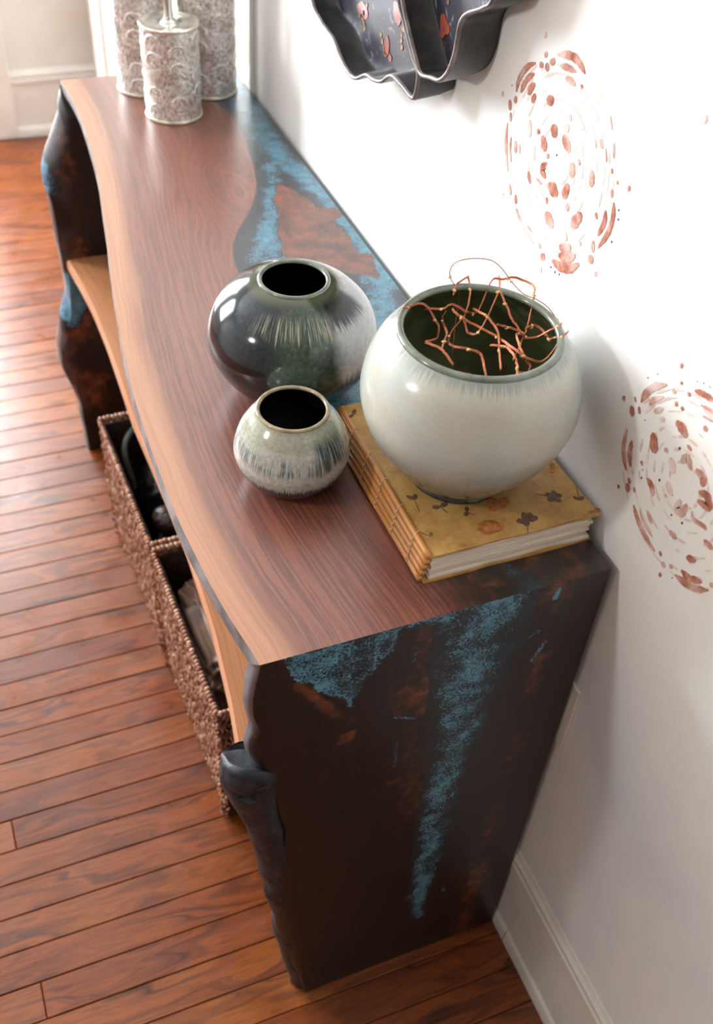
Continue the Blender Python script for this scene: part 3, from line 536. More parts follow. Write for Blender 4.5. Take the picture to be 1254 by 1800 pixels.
# ------------------------------------------------------------------ vases
def streak(t, o, f, fz):
    """noise drawn out down the pot, following its turning."""
    x, y, z = t.xyz(o); a = t.ma('ARCTAN2', y, x)
    return t.noise(t.vec(t.ma('MULTIPLY', t.ma('COSINE', a), f), t.ma('MULTIPLY', t.ma('SINE', a), f), t.ma('MULTIPLY', z, fz)), 1, 3, .6)
def glaze_small():
    t = NT('pale_crackle_glaze'); o = t.coord(); h = t.attr('ht'); x, y, z = t.xyz(o)
    st = streak(t, o, 46, 26); bl = t.noise(o, 30, 3); gr = t.noise(o, 260, 4, .7)
    c = t.ramp(gr, [(.3, (146, 148, 142)), (.5, (176, 176, 168)), (.68, (196, 194, 182)), (.8, (186, 178, 140))])
    hh = t.ma('ADD', h, t.ma('MULTIPLY', t.ma('SUBTRACT', bl, .5), .16))
    c = t.mix(t.ma('MULTIPLY', t.ss(hh, .74, .84), .8), c, t.ramp(gr, [(.3, (136, 140, 120)), (.7, (168, 168, 144))]))
    band = t.ma('MULTIPLY', t.ss(hh, .5, .6), t.ss(hh, .78, .68))
    sm = t.ma('MULTIPLY', t.ma('MULTIPLY', t.ss(st, .47, .56), band), t.ss(bl, .34, .56))
    c = t.mix(t.ma('MULTIPLY', sm, .88), c, (66, 80, 86))
    az = t.ma('ARCTAN2', y, x)
    side = t.ma('MULTIPLY', t.ss(t.ma('ABSOLUTE', t.ma('ADD', az, 1.1)), .5, .2), t.ma('MULTIPLY', t.ss(hh, .48, .58), t.ss(hh, .92, .8)))
    c = t.mix(t.ma('MULTIPLY', side, t.ss(st, .36, .52)), c, (54, 72, 76))
    lo = t.ss(t.ma('ADD', h, t.ma('MULTIPLY', t.ma('SUBTRACT', st, .5), .3)), .36, .27)
    c = t.mix(lo, c, (30, 50, 58))
    t.bump(gr, .06, .001)
    return t.done(c, .16, coat=.5)
def glaze_big():
    t = NT('pale_grey_green_glaze'); o = t.coord(); h = t.attr('ht')
    st = streak(t, o, 60, 14); bl = t.noise(o, 12, 4); gr = t.noise(o, 300, 3, .7)
    c = t.ramp(bl, [(.3, (178, 190, 190)), (.5, (190, 190, 178)), (.68, (188, 182, 166))])
    c = t.mix(.12, c, t.ramp(gr, [(.3, (140, 146, 140)), (.7, (226, 222, 206))]))
    hs = t.ma('ADD', h, t.ma('MULTIPLY', t.ma('SUBTRACT', st, .5), .16))
    fr = t.ma('MULTIPLY', t.ss(hs, .94, .985), t.ss(bl, .34, .6, .3, 1))
    c = t.mix(t.ma('MULTIPLY', fr, .62), c, (112, 128, 130))
    c = t.mix(t.ma('MULTIPLY', t.ss(hs, .56, .14), .9), c, t.ramp(bl, [(.3, (66, 72, 52)), (.7, (50, 70, 68))]))
    return t.done(c, .2, coat=.35)
def glaze_dark():
    t = NT('dark_tenmoku_glaze'); o = t.coord(); h = t.attr('ht'); x, y, z = t.xyz(o)
    st = streak(t, o, 34, 24); bl = t.noise(o, 16, 5, .6); gr = t.noise(o, 180, 4, .7)
    az = t.ma('ARCTAN2', y, x)
    c = t.ramp(bl, [(.3, (16, 16, 18)), (.55, (30, 27, 28)), (.75, (44, 42, 46))])
    c = t.mix(t.ss(t.ma('ADD', h, t.ma('MULTIPLY', t.ma('SUBTRACT', bl, .5), .5)), .42, .8), c, t.ramp(gr, [(.3, (20, 27, 34)), (.7, (40, 48, 54))]))
    jit = t.ma('MULTIPLY', t.ma('SUBTRACT', bl, .5), .9)
    # olive run down the front
    fr = t.ss(t.ma('ABSOLUTE', t.ma('ADD', t.ma('ADD', az, 1.75), t.ma('MULTIPLY', jit, .4))), .55, .2)
    c = t.mix(t.ma('MULTIPLY', fr, .85), c, t.ramp(gr, [(.3, (44, 58, 48)), (.55, (66, 82, 68)), (.75, (104, 114, 94))]))
    # pale dipped shoulder on the wall side
    pale = t.ma('MULTIPLY', t.ss(t.ma('ABSOLUTE', t.ma('SUBTRACT', t.ma('ADD', az, t.ma('MULTIPLY', jit, .35)), .3)), 1.72, 1.5), t.ss(t.ma('ADD', h, t.ma('MULTIPLY', t.ma('SUBTRACT', st, .5), .25)), .36, .52))
    c = t.mix(t.ma('MULTIPLY', pale, .93), c, t.ramp(gr, [(.3, (158, 162, 168)), (.7, (190, 192, 192))]))
    hs = t.ma('ADD', h, t.ma('MULTIPLY', t.ma('SUBTRACT', st, .5), .3))
    fring = t.ma('MULTIPLY', t.ma('MULTIPLY', t.ss(hs, .8, .87), t.ss(hs, .97, .92)), t.ss(h, .97, .93))
    c = t.mix(t.ma('MULTIPLY', t.ma('MULTIPLY', t.ma('MULTIPLY', fring, t.ss(bl, .36, .6, .15, .8)), t.ss(st, .47, .6)), t.ss(t.ma('ABSOLUTE', t.ma('ADD', az, 1.75)), .95, .5)), c, (176, 176, 152))
    c = t.mix(t.ma('MULTIPLY', t.ss(t.ma('ABSOLUTE', t.ma('ADD', az, .95)), .5, .3), t.ss(hs, .8, .88)), c, (34, 40, 40))
    c = t.mix(t.ss(h, .955, .995), c, (74, 80, 58))
    return t.done(c, .12, coat=.25, coat_rough=.04)
OLIVE = flat('olive_glaze_inside', (104, 112, 78), .22, coat=.4, sc=25, var=.2)
RIM_T = flat('tan_lip_glaze', (146, 132, 104), .18, coat=.5, sc=60, var=.2)
RIM_O = flat('olive_lip_glaze', (112, 120, 106), .18, coat=.5, sc=60, var=.15)
FOOTM = flat('dark_foot_glaze', (40, 48, 50), .12, coat=.6)
BLACKIN = flat('black_glaze_inside', (20, 22, 20), .3, coat=.2)
def vase(name, label, loc, outer, rim_r, wall, M, rimM, inM, foot, group=None):
    """outer: (r, z) points from foot to lip. Body, rounded lip, hollow inside and foot ring are parts."""
    t = empty(name, label, 'vase', loc)
    P = catmull(outer, 70); h = P[-1, 1]
    hts = np.repeat((P[:, 1]-P[0, 1])/(h-P[0, 1]), 96)
    lathe('body', P, M, t, 96, attrs=dict(ht=hts), cap0=True)
    r, z = P[-1]; q = wall/2; a = np.linspace(0, np.pi, 12); ti = .35
    lathe('rim', [(r-q+q*np.cos(k)*1.12+.0004, z+q*1.0*np.sin(k)) for k in np.linspace(-.35, np.pi+.3, 16)], rimM, t, 96)
    ins = [(max(rr-wall, .002), zz) for rr, zz in P[::-1] if zz > P[0, 1]+.012]
    ins.append((.0005, ins[-1][1]-.002))
    lathe('inside', ins, inM, t, 72)
    if foot:
        fr, fh = foot
        lathe('foot_ring', [(fr-.012, .0), (fr-.002, .0), (fr+.0015, .002), (fr+.001, fh*.6), (fr-.003, fh), (fr-.008, fh+.003)], FOOTM, t, 80, cap0=True)
    return t
GB, GD, GS = glaze_big(), glaze_dark(), glaze_small()
BZ = .8785
vase('bowl_vase', 'large round pale grey-green vase standing on the handmade book', (-.1245, .154, BZ),
     [(.05, .004), (.0555, .008), (.0625, .0155), (.0822, .0373), (.1015, .068), (.1122, .101), (.1112, .1294), (.1025, .1568), (.0915, .1732), (.0823, .1831)], .0823, .0075, GB, RIM_O, OLIVE, (.053, .008))
vase('squat_vase', 'glossy dark squat vase with a pale shoulder, behind the small vase', (-.2278, .4025, H+.0003),
     [(.048, .0), (.06, .0066), (.082, .0266), (.0985, .0555), (.1018, .082), (.0925, .111), (.0735, .133), (.0535, .1455), (.0415, .1493)], .041, .005, GD, RIM_O, BLACKIN, None)
vase('bud_vase', 'small pale speckled vase with grey streaks and tan lip, in front of the dark vase', (-.2842, .2425, H+.0003),
     [(.036, .0), (.044, .004), (.056, .018), (.0635, .037), (.0635, .05), (.058, .068), (.049, .083), (.042, .0915), (.0395, .0955)], .039, .0045, GS, RIM_T, BLACKIN, None)

# ------------------------------------------------------------------ copper fairy lights in the bowl
COPPER = flat('copper_wire', (186, 112, 82), .35, .7, var=.1)
BEAD = flat('clear_amber_bead', (222, 186, 120), .12, coat=.6)
fy = empty('wire_lights', 'tangle of copper wire lights with tiny clear beads spilling from the large pale vase', 'string lights', (-.1245, .154, BZ+.16))
FO = np.array((-.1245, .154, BZ+.16))
W = [[(-0.1803,0.217),(-0.1681,0.2218),(-0.1532,0.2277),(-0.1433,0.2179),(-0.1449,0.2014),(-0.1579,0.1821),(-0.1742,0.1726),(-0.1657,0.1526),(-0.1625,0.1346)],
     [(-0.1496,0.2266),(-0.134,0.2203),(-0.1227,0.2222),(-0.1104,0.2133),(-0.0938,0.2171),(-0.0725,0.2339),(-0.0588,0.2354),(-0.0429,0.2325),(-0.0346,0.2174),(-0.0411,0.2015),(-0.0585,0.1755),(-0.0683,0.1651),(-0.0905,0.1392),(-0.1063,0.1189)],
     [(-0.126,0.2284),(-0.1352,0.2155),(-0.1418,0.1971),(-0.1504,0.1766),(-0.1653,0.1556)],
     [(-0.0921,0.2506),(-0.0969,0.2321),(-0.1096,0.2148),(-0.1338,0.1947),(-0.1465,0.1787),(-0.1501,0.1605),(-0.1403,0.148),(-0.1309,0.1389),(-0.1347,0.1215),(-0.1366,0.11)],
     [(-0.0602,0.2431),(-0.069,0.2239),(-0.0889,0.2017),(-0.1081,0.1803),(-0.1172,0.1764),(-0.1191,0.187),(-0.1149,0.206),(-0.1089,0.2163)],
     [(-0.069,0.2239),(-0.0691,0.1993),(-0.0678,0.1817),(-0.0667,0.1662),(-0.0589,0.1556),(-0.0505,0.1481),(-0.0407,0.1468)],
     [(-0.1247,0.2158),(-0.1209,0.2044),(-0.1079,0.1971),(-0.0976,0.1805),(-0.0979,0.164),(-0.0975,0.1413),(-0.0945,0.1278),(-0.0856,0.1219),(-0.0701,0.1203),(-0.05,0.1269),(-0.0408,0.1338)],
     [(-0.115,0.2339),(-0.1087,0.2428),(-0.0929,0.249)],
     [(-0.1008,0.2157),(-0.0986,0.1909),(-0.097,0.1737),(-0.1028,0.1525),(-0.1166,0.1221)],
     [(-0.0939,0.1777),(-0.0835,0.1797),(-0.0709,0.1759),(-0.0674,0.1648),(-0.077,0.1644),(-0.0848,0.1536),(-0.0899,0.1326),(-0.089,0.1229),(-0.0862,0.1189),(-0.0976,0.107),(-0.1104,0.1019)],
     [(-0.0699,0.1622),(-0.0562,0.1681),(-0.0521,0.1602),(-0.0528,0.1439),(-0.0513,0.1337)],
     [(-0.1079,0.1605),(-0.1016,0.149),(-0.1018,0.1331),(-0.1043,0.1152),(-0.1104,0.1019)]]
LOOPW = [(-.125, .2, 1.0), (-.112, .225, 1.03)]+[(-.1066, .235, 1.051), (-.1229, .2276, 1.0754), (-.1296, .2202, 1.0913), (-.128, .2128, 1.1045), (-.1147, .2055, 1.1105), (-.0985, .1981, 1.1101), (-.0892, .1907, 1.1038), (-.0784, .1833, 1.09), (-.0682, .1759, 1.0802), (-.0571, .1685, 1.0765), (-.0477, .1612, 1.0709), (-.042, .1538, 1.0639), (-.0374, .1464, 1.057), (-.0381, .139, 1.0535), (-.041, .136, 1.046)]
parts = []; beads = []
ctr = np.array((-.1245, .154))
for k, w in enumerate(W):
    p = np.array(w, float)+np.array((-.005, -.011)); n = len(p); ph = rng.uniform(0, 6)
    z = 1.050+.006*np.sin(np.arange(n)*1.1+ph)
    rad = np.hypot(*(p-ctr).T); over = np.clip((rad-.064)/.016, 0, 1)
    z = np.where(rad > .064, z*(1-over)+1.0665*over, z)
    p3 = catmull(np.c_[p, z], n*8)-FO
    wig = rng.normal(0, 1, p3.shape); wig = np.apply_along_axis(lambda a: np.convolve(a, np.ones(7)/7, 'same'), 0, wig)*.0012
    p3 = p3+wig
    for off in ((0, 0, 0), (.0011, .0007, .0006)): parts.append(tube_vf(p3+np.array(off), .00075, 6))
    for j in range(5+3*k % 7, len(p3)-3, 23): beads.append(p3[j])
p3 = catmull(LOOPW, 120)-FO; parts.append(tube_vf(p3, .0005, 6))
for j in (24, 66, 100): beads.append(p3[j])
for k in range(10):                                   # loose loops lower in the bowl
    a = rng.uniform(0, 6.28); q = np.array([(.055*np.cos(a+b)*s, .055*np.sin(a+b)*s, -.05-.03*s+.02*np.sin(3*b+k)) for b, s in zip(np.linspace(0, 3.4, 9), rng.uniform(.3, 1.05, 9))])
    parts.append(tube_vf(catmull(q, 50), .0007, 5))
mesh('copper_wire', *join(parts), COPPER, fy)
bv, bfs = None, None
me0 = None
for b in beads:
    if me0 is None:
        o = lathe('bead', [(.0003, -.0026), (.0013, -.0016), (.0016, 0), (.0013, .0016), (.0003, .0026)], BEAD, fy, 8); me0 = o.data
    else:
        o = bpy.data.objects.new('bead', me0); C.objects.link(o); o.parent = fy
    o.location = tuple(b); o.rotation_euler = tuple(rng.uniform(0, 3, 3))

# ------------------------------------------------------------------ handmade book
def m_cover():
    t = NT('ochre_handmade_paper'); p = t.coord()
    c = t.ramp(t.noise(p, 26, 5, .65), [(.3, (160, 114, 58)), (.5, (190, 146, 82)), (.7, (206, 166, 102))])
    fib = t.noise(t.scale(p, (60, 160, 60)), 2, 4, .7, 1.5)
    c = t.mix(t.ma('MULTIPLY', t.ss(fib, .56, .6), .3), c, (220, 184, 122))
    t.bump(t.noise(p, 120, 4, .7), .15, .001); return t.done(c, .5, coat=.1)
def m_pages():
    t = NT('deckled_page_edges'); p = t.coord()
    c = t.ramp(t.noise(t.scale(p, (6, 6, 900)), 1, 2, .5), [(.35, (226, 208, 184)), (.6, (250, 238, 220))])
    t.bump(t.noise(t.scale(p, (8, 8, 700)), 1, 3), .6, .002); return t.done(c, .8)
COVER, PAGES = m_cover(), m_pages()
BAMBOO = flat('bamboo_stick', (192, 130, 70), .35, var=.14, sc=14, coat=.2)
THREAD = flat('linen_thread', (206, 176, 138), .8)
bo = empty('handmade_book', 'thick ochre handmade paper book with bamboo stick spine, lying under the large vase', 'book', (-.107, .17, H))
bx0, bx1, by0, by1 = -.0985, .0985, -.126, .129       # book local extents
def sheet(name, x0, x1, y0, y1, z0, z1, mat, wob, seed, nx=26, ny=34):
    V = []; r = np.random.default_rng(seed)
    ex = [catmull(np.c_[np.arange(9), r.normal(0, wob, 9)], 60)[:, 1] for _ in range(4)]
    for z in (z0, z1):
        for j in range(ny):
            for i in range(nx):
                u = i/(nx-1); v = j/(ny-1); k = int(v*59); m = int(u*59)
                V.append((x0+(x1-x0)*u+ex[0][k]*(1-u)+ex[1][k]*u, y0+(y1-y0)*v+ex[2][m]*(1-v)+ex[3][m]*v, z))
    N = nx*ny; F = []
    for j in range(ny-1):
        for i in range(nx-1):
            a = j*nx+i; F += [(N+a, N+a+1, N+a+nx+1, N+a+nx), (a, a+nx, a+nx+1, a+1)]
    loop = [i for i in range(nx)]+[j*nx+nx-1 for j in range(1, ny)]+[(ny-1)*nx+i for i in range(nx-2, -1, -1)]+[j*nx for j in range(ny-2, 0, -1)]
    F += [(loop[i], loop[(i+1) % len(loop)], N+loop[(i+1) % len(loop)], N+loop[i]) for i in range(len(loop))]
    return mesh(name, V, F, mat, bo, smooth=False)
sheet('back_cover', -.1035, .0955, by0, by1, 0, .0024, COVER, .0006, 3)
for k in range(9):                                     # signatures of pages, edges uneven
    z = .0026+k*.00365
    sheet('page_signature', -.096, .0945-.002*((k*5) % 3)-.0012*(k % 2), by0+.0025+.0006*((k*7) % 3), by1-.003, z, z+.0035, PAGES, .0006, 20+k, 14, 18)
sheet('front_cover', -.0985, .0985, by0+.001, by1, .0357, .0380, COVER, .0007, 5)
for k in range(5):                                     # bamboo sticks down the spine
    u = k/4; P = catmull([(-.1065+.0075*u, by0+.002, .0065+.0305*u), (-.1067+.0075*u, 0, .0065+.0305*u), (-.1065+.0075*u, by1-.002, .0064+.0305*u)], 20)
    P[:, 0] += .0004*np.sin(np.linspace(0, 9, 20)+k)
    mesh('bamboo_stick', *tube_vf(P, .0037-.0003*(k % 2), 10), BAMBOO, bo)
for y in (-.094, -.052, -.009, .034, .078):
    P = []
    for u in np.linspace(-.05, 1.12, 60):
        P.append((-.1065+.0075*u-.0033-.0011*abs(math.sin(u*4*math.pi))+.0034*max(0, u-1)*18, y+.004*(u-.5)+.0012*math.sin(u*8*math.pi), .0065+.0305*u+.0019))
    mesh('stitch_thread', *tube_vf(P, .0006, 5), THREAD, bo)
PET = flat('pressed_petal', (168, 104, 56), .7, var=.3, sc=120); LEAFM = flat('pressed_leaf', (106, 78, 62), .7, var=.3, sc=120)
def petal_vf(cx, cy, a, l, w, z, n=12):
    V = []; T = np.linspace(0, 2*np.pi, n, endpoint=False); ca, sa = math.cos(a), math.sin(a)
    for zz in (z, z+.00025):
        for k in T:
            px = l*.5*(1+math.cos(k)); py = w*.5*math.sin(k)*(1+.12*math.sin(5*k)); V.append((cx+px*ca-py*sa, cy+px*sa+py*ca, zz))
    return V, [tuple(range(n, 2*n))]+[(i, (i+1) % n, n+(i+1) % n, n+i) for i in range(n)]
def flower(x, y, mat, petals, stem=None, label=None):
    q = [petal_vf(x+.107, y-.17, a, l, w, .03795+.00011*i) for i, (a, l, w) in enumerate(petals)]
    if stem: q.append(petal_vf(x+.107, y-.17, stem[0], stem[1], .0012, .0379, 6))
    mesh('pressed_flower', *join(q), mat, bo, smooth=False, label=label)
flower(-.142, .061, PET, [(.3, .026, .019), (.0, .027, .012), (.7, .02, .012)], None, 'large russet pressed petal')
flower(-.086, .060, LEAFM, [(a, .013, .0085) for a in (.2, 1.5, 2.9, .9)]+[(3.9, .009, .006)], (4.2, .018), 'dark four-lobed pressed leaf')
flower(-.108, .0885, PET, [(.5, .02, .014), (1.6, .016, .012), (3, .01, .012)])
flower(-.041, .084, LEAFM, [(a, .01, .007) for a in (0, 1.1, 2.3, 3.6, 5)], (2.6, .02))
flower(-.017, .071, LEAFM, [(.4, .008, .005), (2.1, .008, .004)], (1.2, .024))
flower(-.0115, .0495, PET, [(.2, .009, .007), (2.8, .006, .005)])
flower(-.187, .127, LEAFM, [(1, .009, .006), (2.2, .01, .005)], (4.6, .02))
flower(-.165, .108, LEAFM, [(.4, .011, .006), (2.9, .009, .006)], (5, .012))
flower(-.141, .093, LEAFM, [(1.2, .008, .005), (4, .008, .005)], (5.2, .01))
flower(-.194, .071, LEAFM, [(1.0, .007, .004)], (2.2, .016))
flower(-.02, .125, PET, [(1.0, .01, .006), (4, .008, .006)])
flower(-.196, .28, LEAFM, [(1.0, .01, .005), (3.6, .008, .004)])

# ------------------------------------------------------------------ mercury-glass jars
def m_silver():
    t = NT('mercury_glass'); o = t.coord(); h = t.attr('relief')
    sp = t.noise(o, 190, 5, .85); bl = t.noise(o, 26, 3)
    c = t.ramp(sp, [(.4, (158, 138, 122)), (.5, (220, 212, 204)), (.57, (254, 252, 248))])
    c = t.mix(t.ma('MULTIPLY', t.ss(h, .2, .8), .6), c, (246, 246, 242))
    c = t.mix(t.ma('MULTIPLY', t.ss(bl, .5, .68), .35), c, (120, 98, 84))
    t.bump(sp, .25, .002)
    return t.done(c, .28, .45, coat=.5)
SILV = m_silver(); SILV2 = flat('polished_silver_glass', (226, 224, 216), .12, .8, coat=.4, var=.06)
def jar(label, loc, R, h, neck_h, seed, grp=None):
    t = empty('mercury_glass_jar', label, 'jar', loc)
    n, m = 168, int(h/.0014); a = np.arange(n)*2*np.pi/n; z = np.linspace(.004, h-.006, m)
    A, Z = np.meshgrid(a, z); S = A*R; rel = np.zeros(A.shape)
    pit = .0285; k = 0; ncol = max(5, int(round(2*np.pi*R/.043)))
    for ci in range(ncol):
        ca = (ci+.5*(seed % 2)+.25)*2*np.pi/ncol
        for zi in range(int(h/pit)+1):
            zc = .018+zi*pit+(ci % 2)*pit*.5; ds = ((A-ca+np.pi) % (2*np.pi)-np.pi)*R; d = np.hypot(ds, Z-zc); rr = .0138
            if (ci+zi) % 3 == 0: g = np.where(d < rr, .5+.5*np.cos(2*np.pi*d/.0034), 0)                 # coiled rosette
            else:                                                                            # fish-scale arc
                g = np.where((np.abs(d-rr) < .0016) & (Z > zc-.004), 1, 0)+np.where(d < rr*.72, .4*(.5+.5*np.cos(2*np.pi*d/.003)), 0)
            rel = np.maximum(rel, g)
    hatch = .28*(np.sin(S*900+Z*700)*np.sin(S*900-Z*700) > .2); rel = np.maximum(rel, hatch*(rel < .05))
    r = R-.0016+.0017*rel
    V = np.stack([r*np.cos(A), r*np.sin(A), Z], -1).reshape(-1, 3)
    F = [(i*n+j, i*n+(j+1) % n, (i+1)*n+(j+1) % n, (i+1)*n+j) for i in range(m-1) for j in range(n)]
    mesh('body', V, F, SILV, t, attrs=dict(relief=rel.ravel()))
    lathe('base_ring', [(R-.004, 0), (R+.0006, .0005), (R+.0012, .0025), (R, .0048), (R-.002, .006)], RIM_S, t, 72, cap0=True)
    lathe('lid', [(R-.002, h-.007), (R+.0012, h-.005), (R+.0016, h-.0015), (R-.001, h), (R-.005, h-.001), (R-.012, h-.004), (.016, h-.005), (.0135, h-.001), (.012, h+.002), (.0005, h+.002)], SILV2, t, 72)
    lathe('neck', [(.0115, h+.001), (.0085, h+.004), (.0075, h+.01), (.0075, h+neck_h-.008), (.0095, h+neck_h)], SILV2, t, 32)
    lathe('finial', [(.0095, h+neck_h-.001), (.014, h+neck_h+.006), (.0155, h+neck_h+.014), (.012, h+neck_h+.022), (.0005, h+neck_h+.027)], SILV2, t, 32)
    return t
RIM_S = flat('pale_glass_base', (206, 200, 178), .15, .3, coat=.5)
G3 = 'embossed mercury glass jars'
jar('short embossed mercury glass jar with bright silver lid, in front of the two tall jars', (-.167, 1.204, H), .0495, .157, .06, 0, G3)
jar('tall embossed mercury glass jar behind the short one, on the front edge side', (-.1885, 1.326, H), .0505, .31, .05, 1, G3)
jar('tall embossed mercury glass jar nearest the white wall', (-.079, 1.289, H), .0515, .31, .05, 2, G3)

# ------------------------------------------------------------------ seagrass baskets under the shelf
def m_weave():
    t = NT('twisted_seagrass'); p = t.coord(); k = t.attr('tint')
    c = t.ramp(k, [(0, (104, 66, 50)), (.4, (160, 108, 84)), (.75, (198, 148, 120)), (1, (222, 184, 156))])
    c = t.mix(t.ma('MULTIPLY', t.ss(t.noise(t.scale(p, (1, 1, 1)), 700, 2), .4, .65), .4), c, (84, 50, 34))
    return t.done(c, .6, spec=.35)
WEAVE = m_weave(); LINER = flat('dark_basket_inside', (58, 38, 28), .85, var=.4, sc=150)  # basket inside coloured dark for the shade in it
OV = np.array([(1, 0, 0), (-1, 0, 0), (0, 1, 0), (0, -1, 0), (0, 0, 1), (0, 0, -1)], float)
IV = []; 
for la, ns in ((-1, 1), (-.45, 6), (.35, 6), (1, 1)):
    for j in range(ns):
        rr = math.sqrt(max(0, 1-la*la)); a = 2*math.pi*(j+.5*(la > 0))/6; IV.append((rr*math.cos(a), rr*math.sin(a), la))
IV = np.array(IV); IF = [(0, 1+(j+1) % 6, 1+j) for j in range(6)]+[(13, 7+j, 7+(j+1) % 6) for j in range(6)]
for j in range(6): IF += [(1+j, 1+(j+1) % 6, 7+j), (1+(j+1) % 6, 7+(j+1) % 6, 7+j)]
IF = np.array(IF)
def knots(pos, axis, size, tint):
    """many small strand knots as one mesh: pos (n,3), axis (n,3), size (n,2)=(half length, half width)."""
    ax = axis/np.linalg.norm(axis, axis=1)[:, None]; u = np.cross(ax, np.array([.31, .87, .38])); u /= np.linalg.norm(u, axis=1)[:, None]; w = np.cross(ax, u)
    V = pos[:, None]+IV[None, :, 2:3]*ax[:, None]*size[:, None, 0:1]+IV[None, :, 0:1]*u[:, None]*size[:, None, 1:2]+IV[None, :, 1:2]*w[:, None]*size[:, None, 1:2]
    F = (IF[None]+np.arange(len(pos))[:, None, None]*len(IV)).reshape(-1, 3)
    return V.reshape(-1, 3), F, np.repeat(tint, len(IV))
def basket_meshes(W, D, HB):
    P = []; A = []; S = []; T = []
    def face(o, du, dv, nn, wid, hei):
        cu, cv = int(wid/.0078), int(hei/.0088)
        for j in range(cv):
            for i in range(cu):
                uu = (i+.5*(j % 2)+rng.uniform(-.22, .22))*wid/cu; vv = (j+.5+rng.uniform(-.25, .25))*hei/cv
                tp = 1-.018*(1-vv/hei)
                P.append(o+du*((uu-wid/2)*tp+wid/2)+dv*vv+nn*(rng.uniform(-.0012, .0018)-.010*(1-vv/hei)))
                A.append(dv*1.0+du*(.28*(1 if i % 2 else -1)+rng.normal(0, .22))+nn*rng.normal(0, .16)); S.append((rng.uniform(.0085, .0125), rng.uniform(.0024, .0033))); T.append(np.clip(rng.normal(.5, .24), 0, 1))
    X, Y, Z = np.eye(3); z0 = .006
    face(np.array((0, 0, z0)), Y, Z, -X, W, HB-.014); face(np.array((0, 0, z0)), X, Z, -Y, D, HB-.014); face(np.array((0, W, z0)), X, Z, Y, D, HB-.014)
    v, f, t = knots(np.array(P), np.array(A), np.array(S), np.array(T))
    P = []; A = []; S = []; T = []
    def rail(a, b, off):
        n = int(np.linalg.norm(b-a)/.0078); d = (b-a)/np.linalg.norm(b-a)
        for i in range(n):
            P.append(a+(b-a)*(i+.5)/n+off+rng.normal(0, .0004, 3)); A.append(d*.55+Z*.62+np.cross(d, Z)*.5); S.append((.0068, .0046)); T.append(np.clip(rng.normal(.62, .2), 0, 1))
    c = [np.array(q, float) for q in ((0, 0, HB-.005), (D, 0, HB-.005), (D, W, HB-.005), (0, W, HB-.005))]
    for i in range(4): rail(c[i], c[(i+1) % 4], np.zeros(3))
    rv = knots(np.array(P), np.array(A), np.array(S), np.array(T))
    return (v, f, t), rv
BW, BD, BH = .362, .285, .318
(wv, wf, wt), (rv, rf, rt) = basket_meshes(BW, BD, BH)
def basket(loc, rz, label, src=None):
    t = empty('seagrass_basket', label, 'basket', loc, rz, None)
    if src is None:
        mesh('woven_wall', wv, wf, WEAVE, t, attrs=dict(tint=wt), kind='stuff'); mesh('braided_rim', rv, rf, WEAVE, t, attrs=dict(tint=rt), kind='stuff')
        g = .004; e = .0075
        boxes('lining', [(g+.010, BD, g+.010, BW-g-.010, .003, .008), (g+.010, g+.014, g+.010, BW-g-.010, .008, .06)]+[(g+.0075-.0007*k, g+.0105-.0007*k, e-.0003*k, BW-e+.0003*k, .06+k*.0245, .06+(k+1)*.0245) for k in range(10)]
              + [(e, BD, e-.003, e, .01, BH-.014), (e, BD, BW-e, BW-e+.003, .01, BH-.014), (BD-.004, BD, e, BW-e, .01, BH-.01)], LINER, t)
    else:
        for ch in src.children:
            o = ch.copy(); C.objects.link(o); o.parent = t
    return t
b1 = basket((-.3655, .318, 0), math.radians(1.6), 'woven seagrass basket nearest the viewer, holding brown leather')
b2 = basket((-.3765, .696, 0), math.radians(1.9), 'woven seagrass basket further under the shelf, holding dark bags', b1)
LEATH = flat('brown_leather', (152, 122, 102), .42, var=.18, sc=18, spec=.5); DLEATH = flat('black_leather', (24, 20, 20), .32, var=.3, sc=20); DBRN = flat('dark_brown_leather', (70, 52, 46), .38, var=.3, sc=30)
STRAP = flat('grey_green_strap', (116, 128, 120), .45)
def lump(cx, cy, cz, rx, ry, rz_, mat, name, parent, amp, sc, seed, p=2.6, n=72, creases=()):
    V = []; m = n//2
    for i in range(m+1):
        th = math.pi*i/m
        for j in range(n):
            ph = 2*math.pi*j/n; f = lambda v: math.copysign(abs(v)**(2/p), v)
            V.append((f(math.sin(th))*f(math.cos(ph)), f(math.sin(th))*f(math.sin(ph)), -f(math.cos(th))))
    V = np.array(V); nz = vnoise(V, sc, seed)-.5+.5*(np.abs(vnoise(V, sc*1.9, seed+1)-.5)*2-.5)
    ridge = -np.abs(vnoise(V*np.array((1, 2.2, 1)), sc*1.5, seed+5)-.5)
    V = V*(1+amp*(nz+1.6*ridge+.25))[:, None]*np.array((rx, ry, rz_))+np.array((cx, cy, cz))
    F = [(i*n+j, i*n+(j+1) % n, (i+1)*n+(j+1) % n, (i+1)*n+j) for i in range(m) for j in range(n)]
    return mesh(name, V, F, mat, parent)
def bag(name, label, cat, loc): return empty(name, label, cat, loc)
lb = bag('leather_bag', 'crumpled brown leather bag in the near basket', 'bag', (-.243, .517, .014))
lump(0, 0, .130, .109, .135, .129, LEATH, 'body', lb, .15, 4.6, 21, 6.5, 110)
V, F = tube_vf(catmull([(-.085, -.11, .17), (-.1, -.05, .212), (-.102, .02, .222), (-.09, .09, .205)], 30), .0022, 6); mesh('seam', V, F, DBRN, lb)
hb = bag('handbag', 'black leather handbag with grey-green strap at the far end of the far basket', 'bag', (-.245, .962, .014))
lump(0, 0, .118, .105, .08, .116, DLEATH, 'body', hb, .1, 3.0, 31, 3.4)
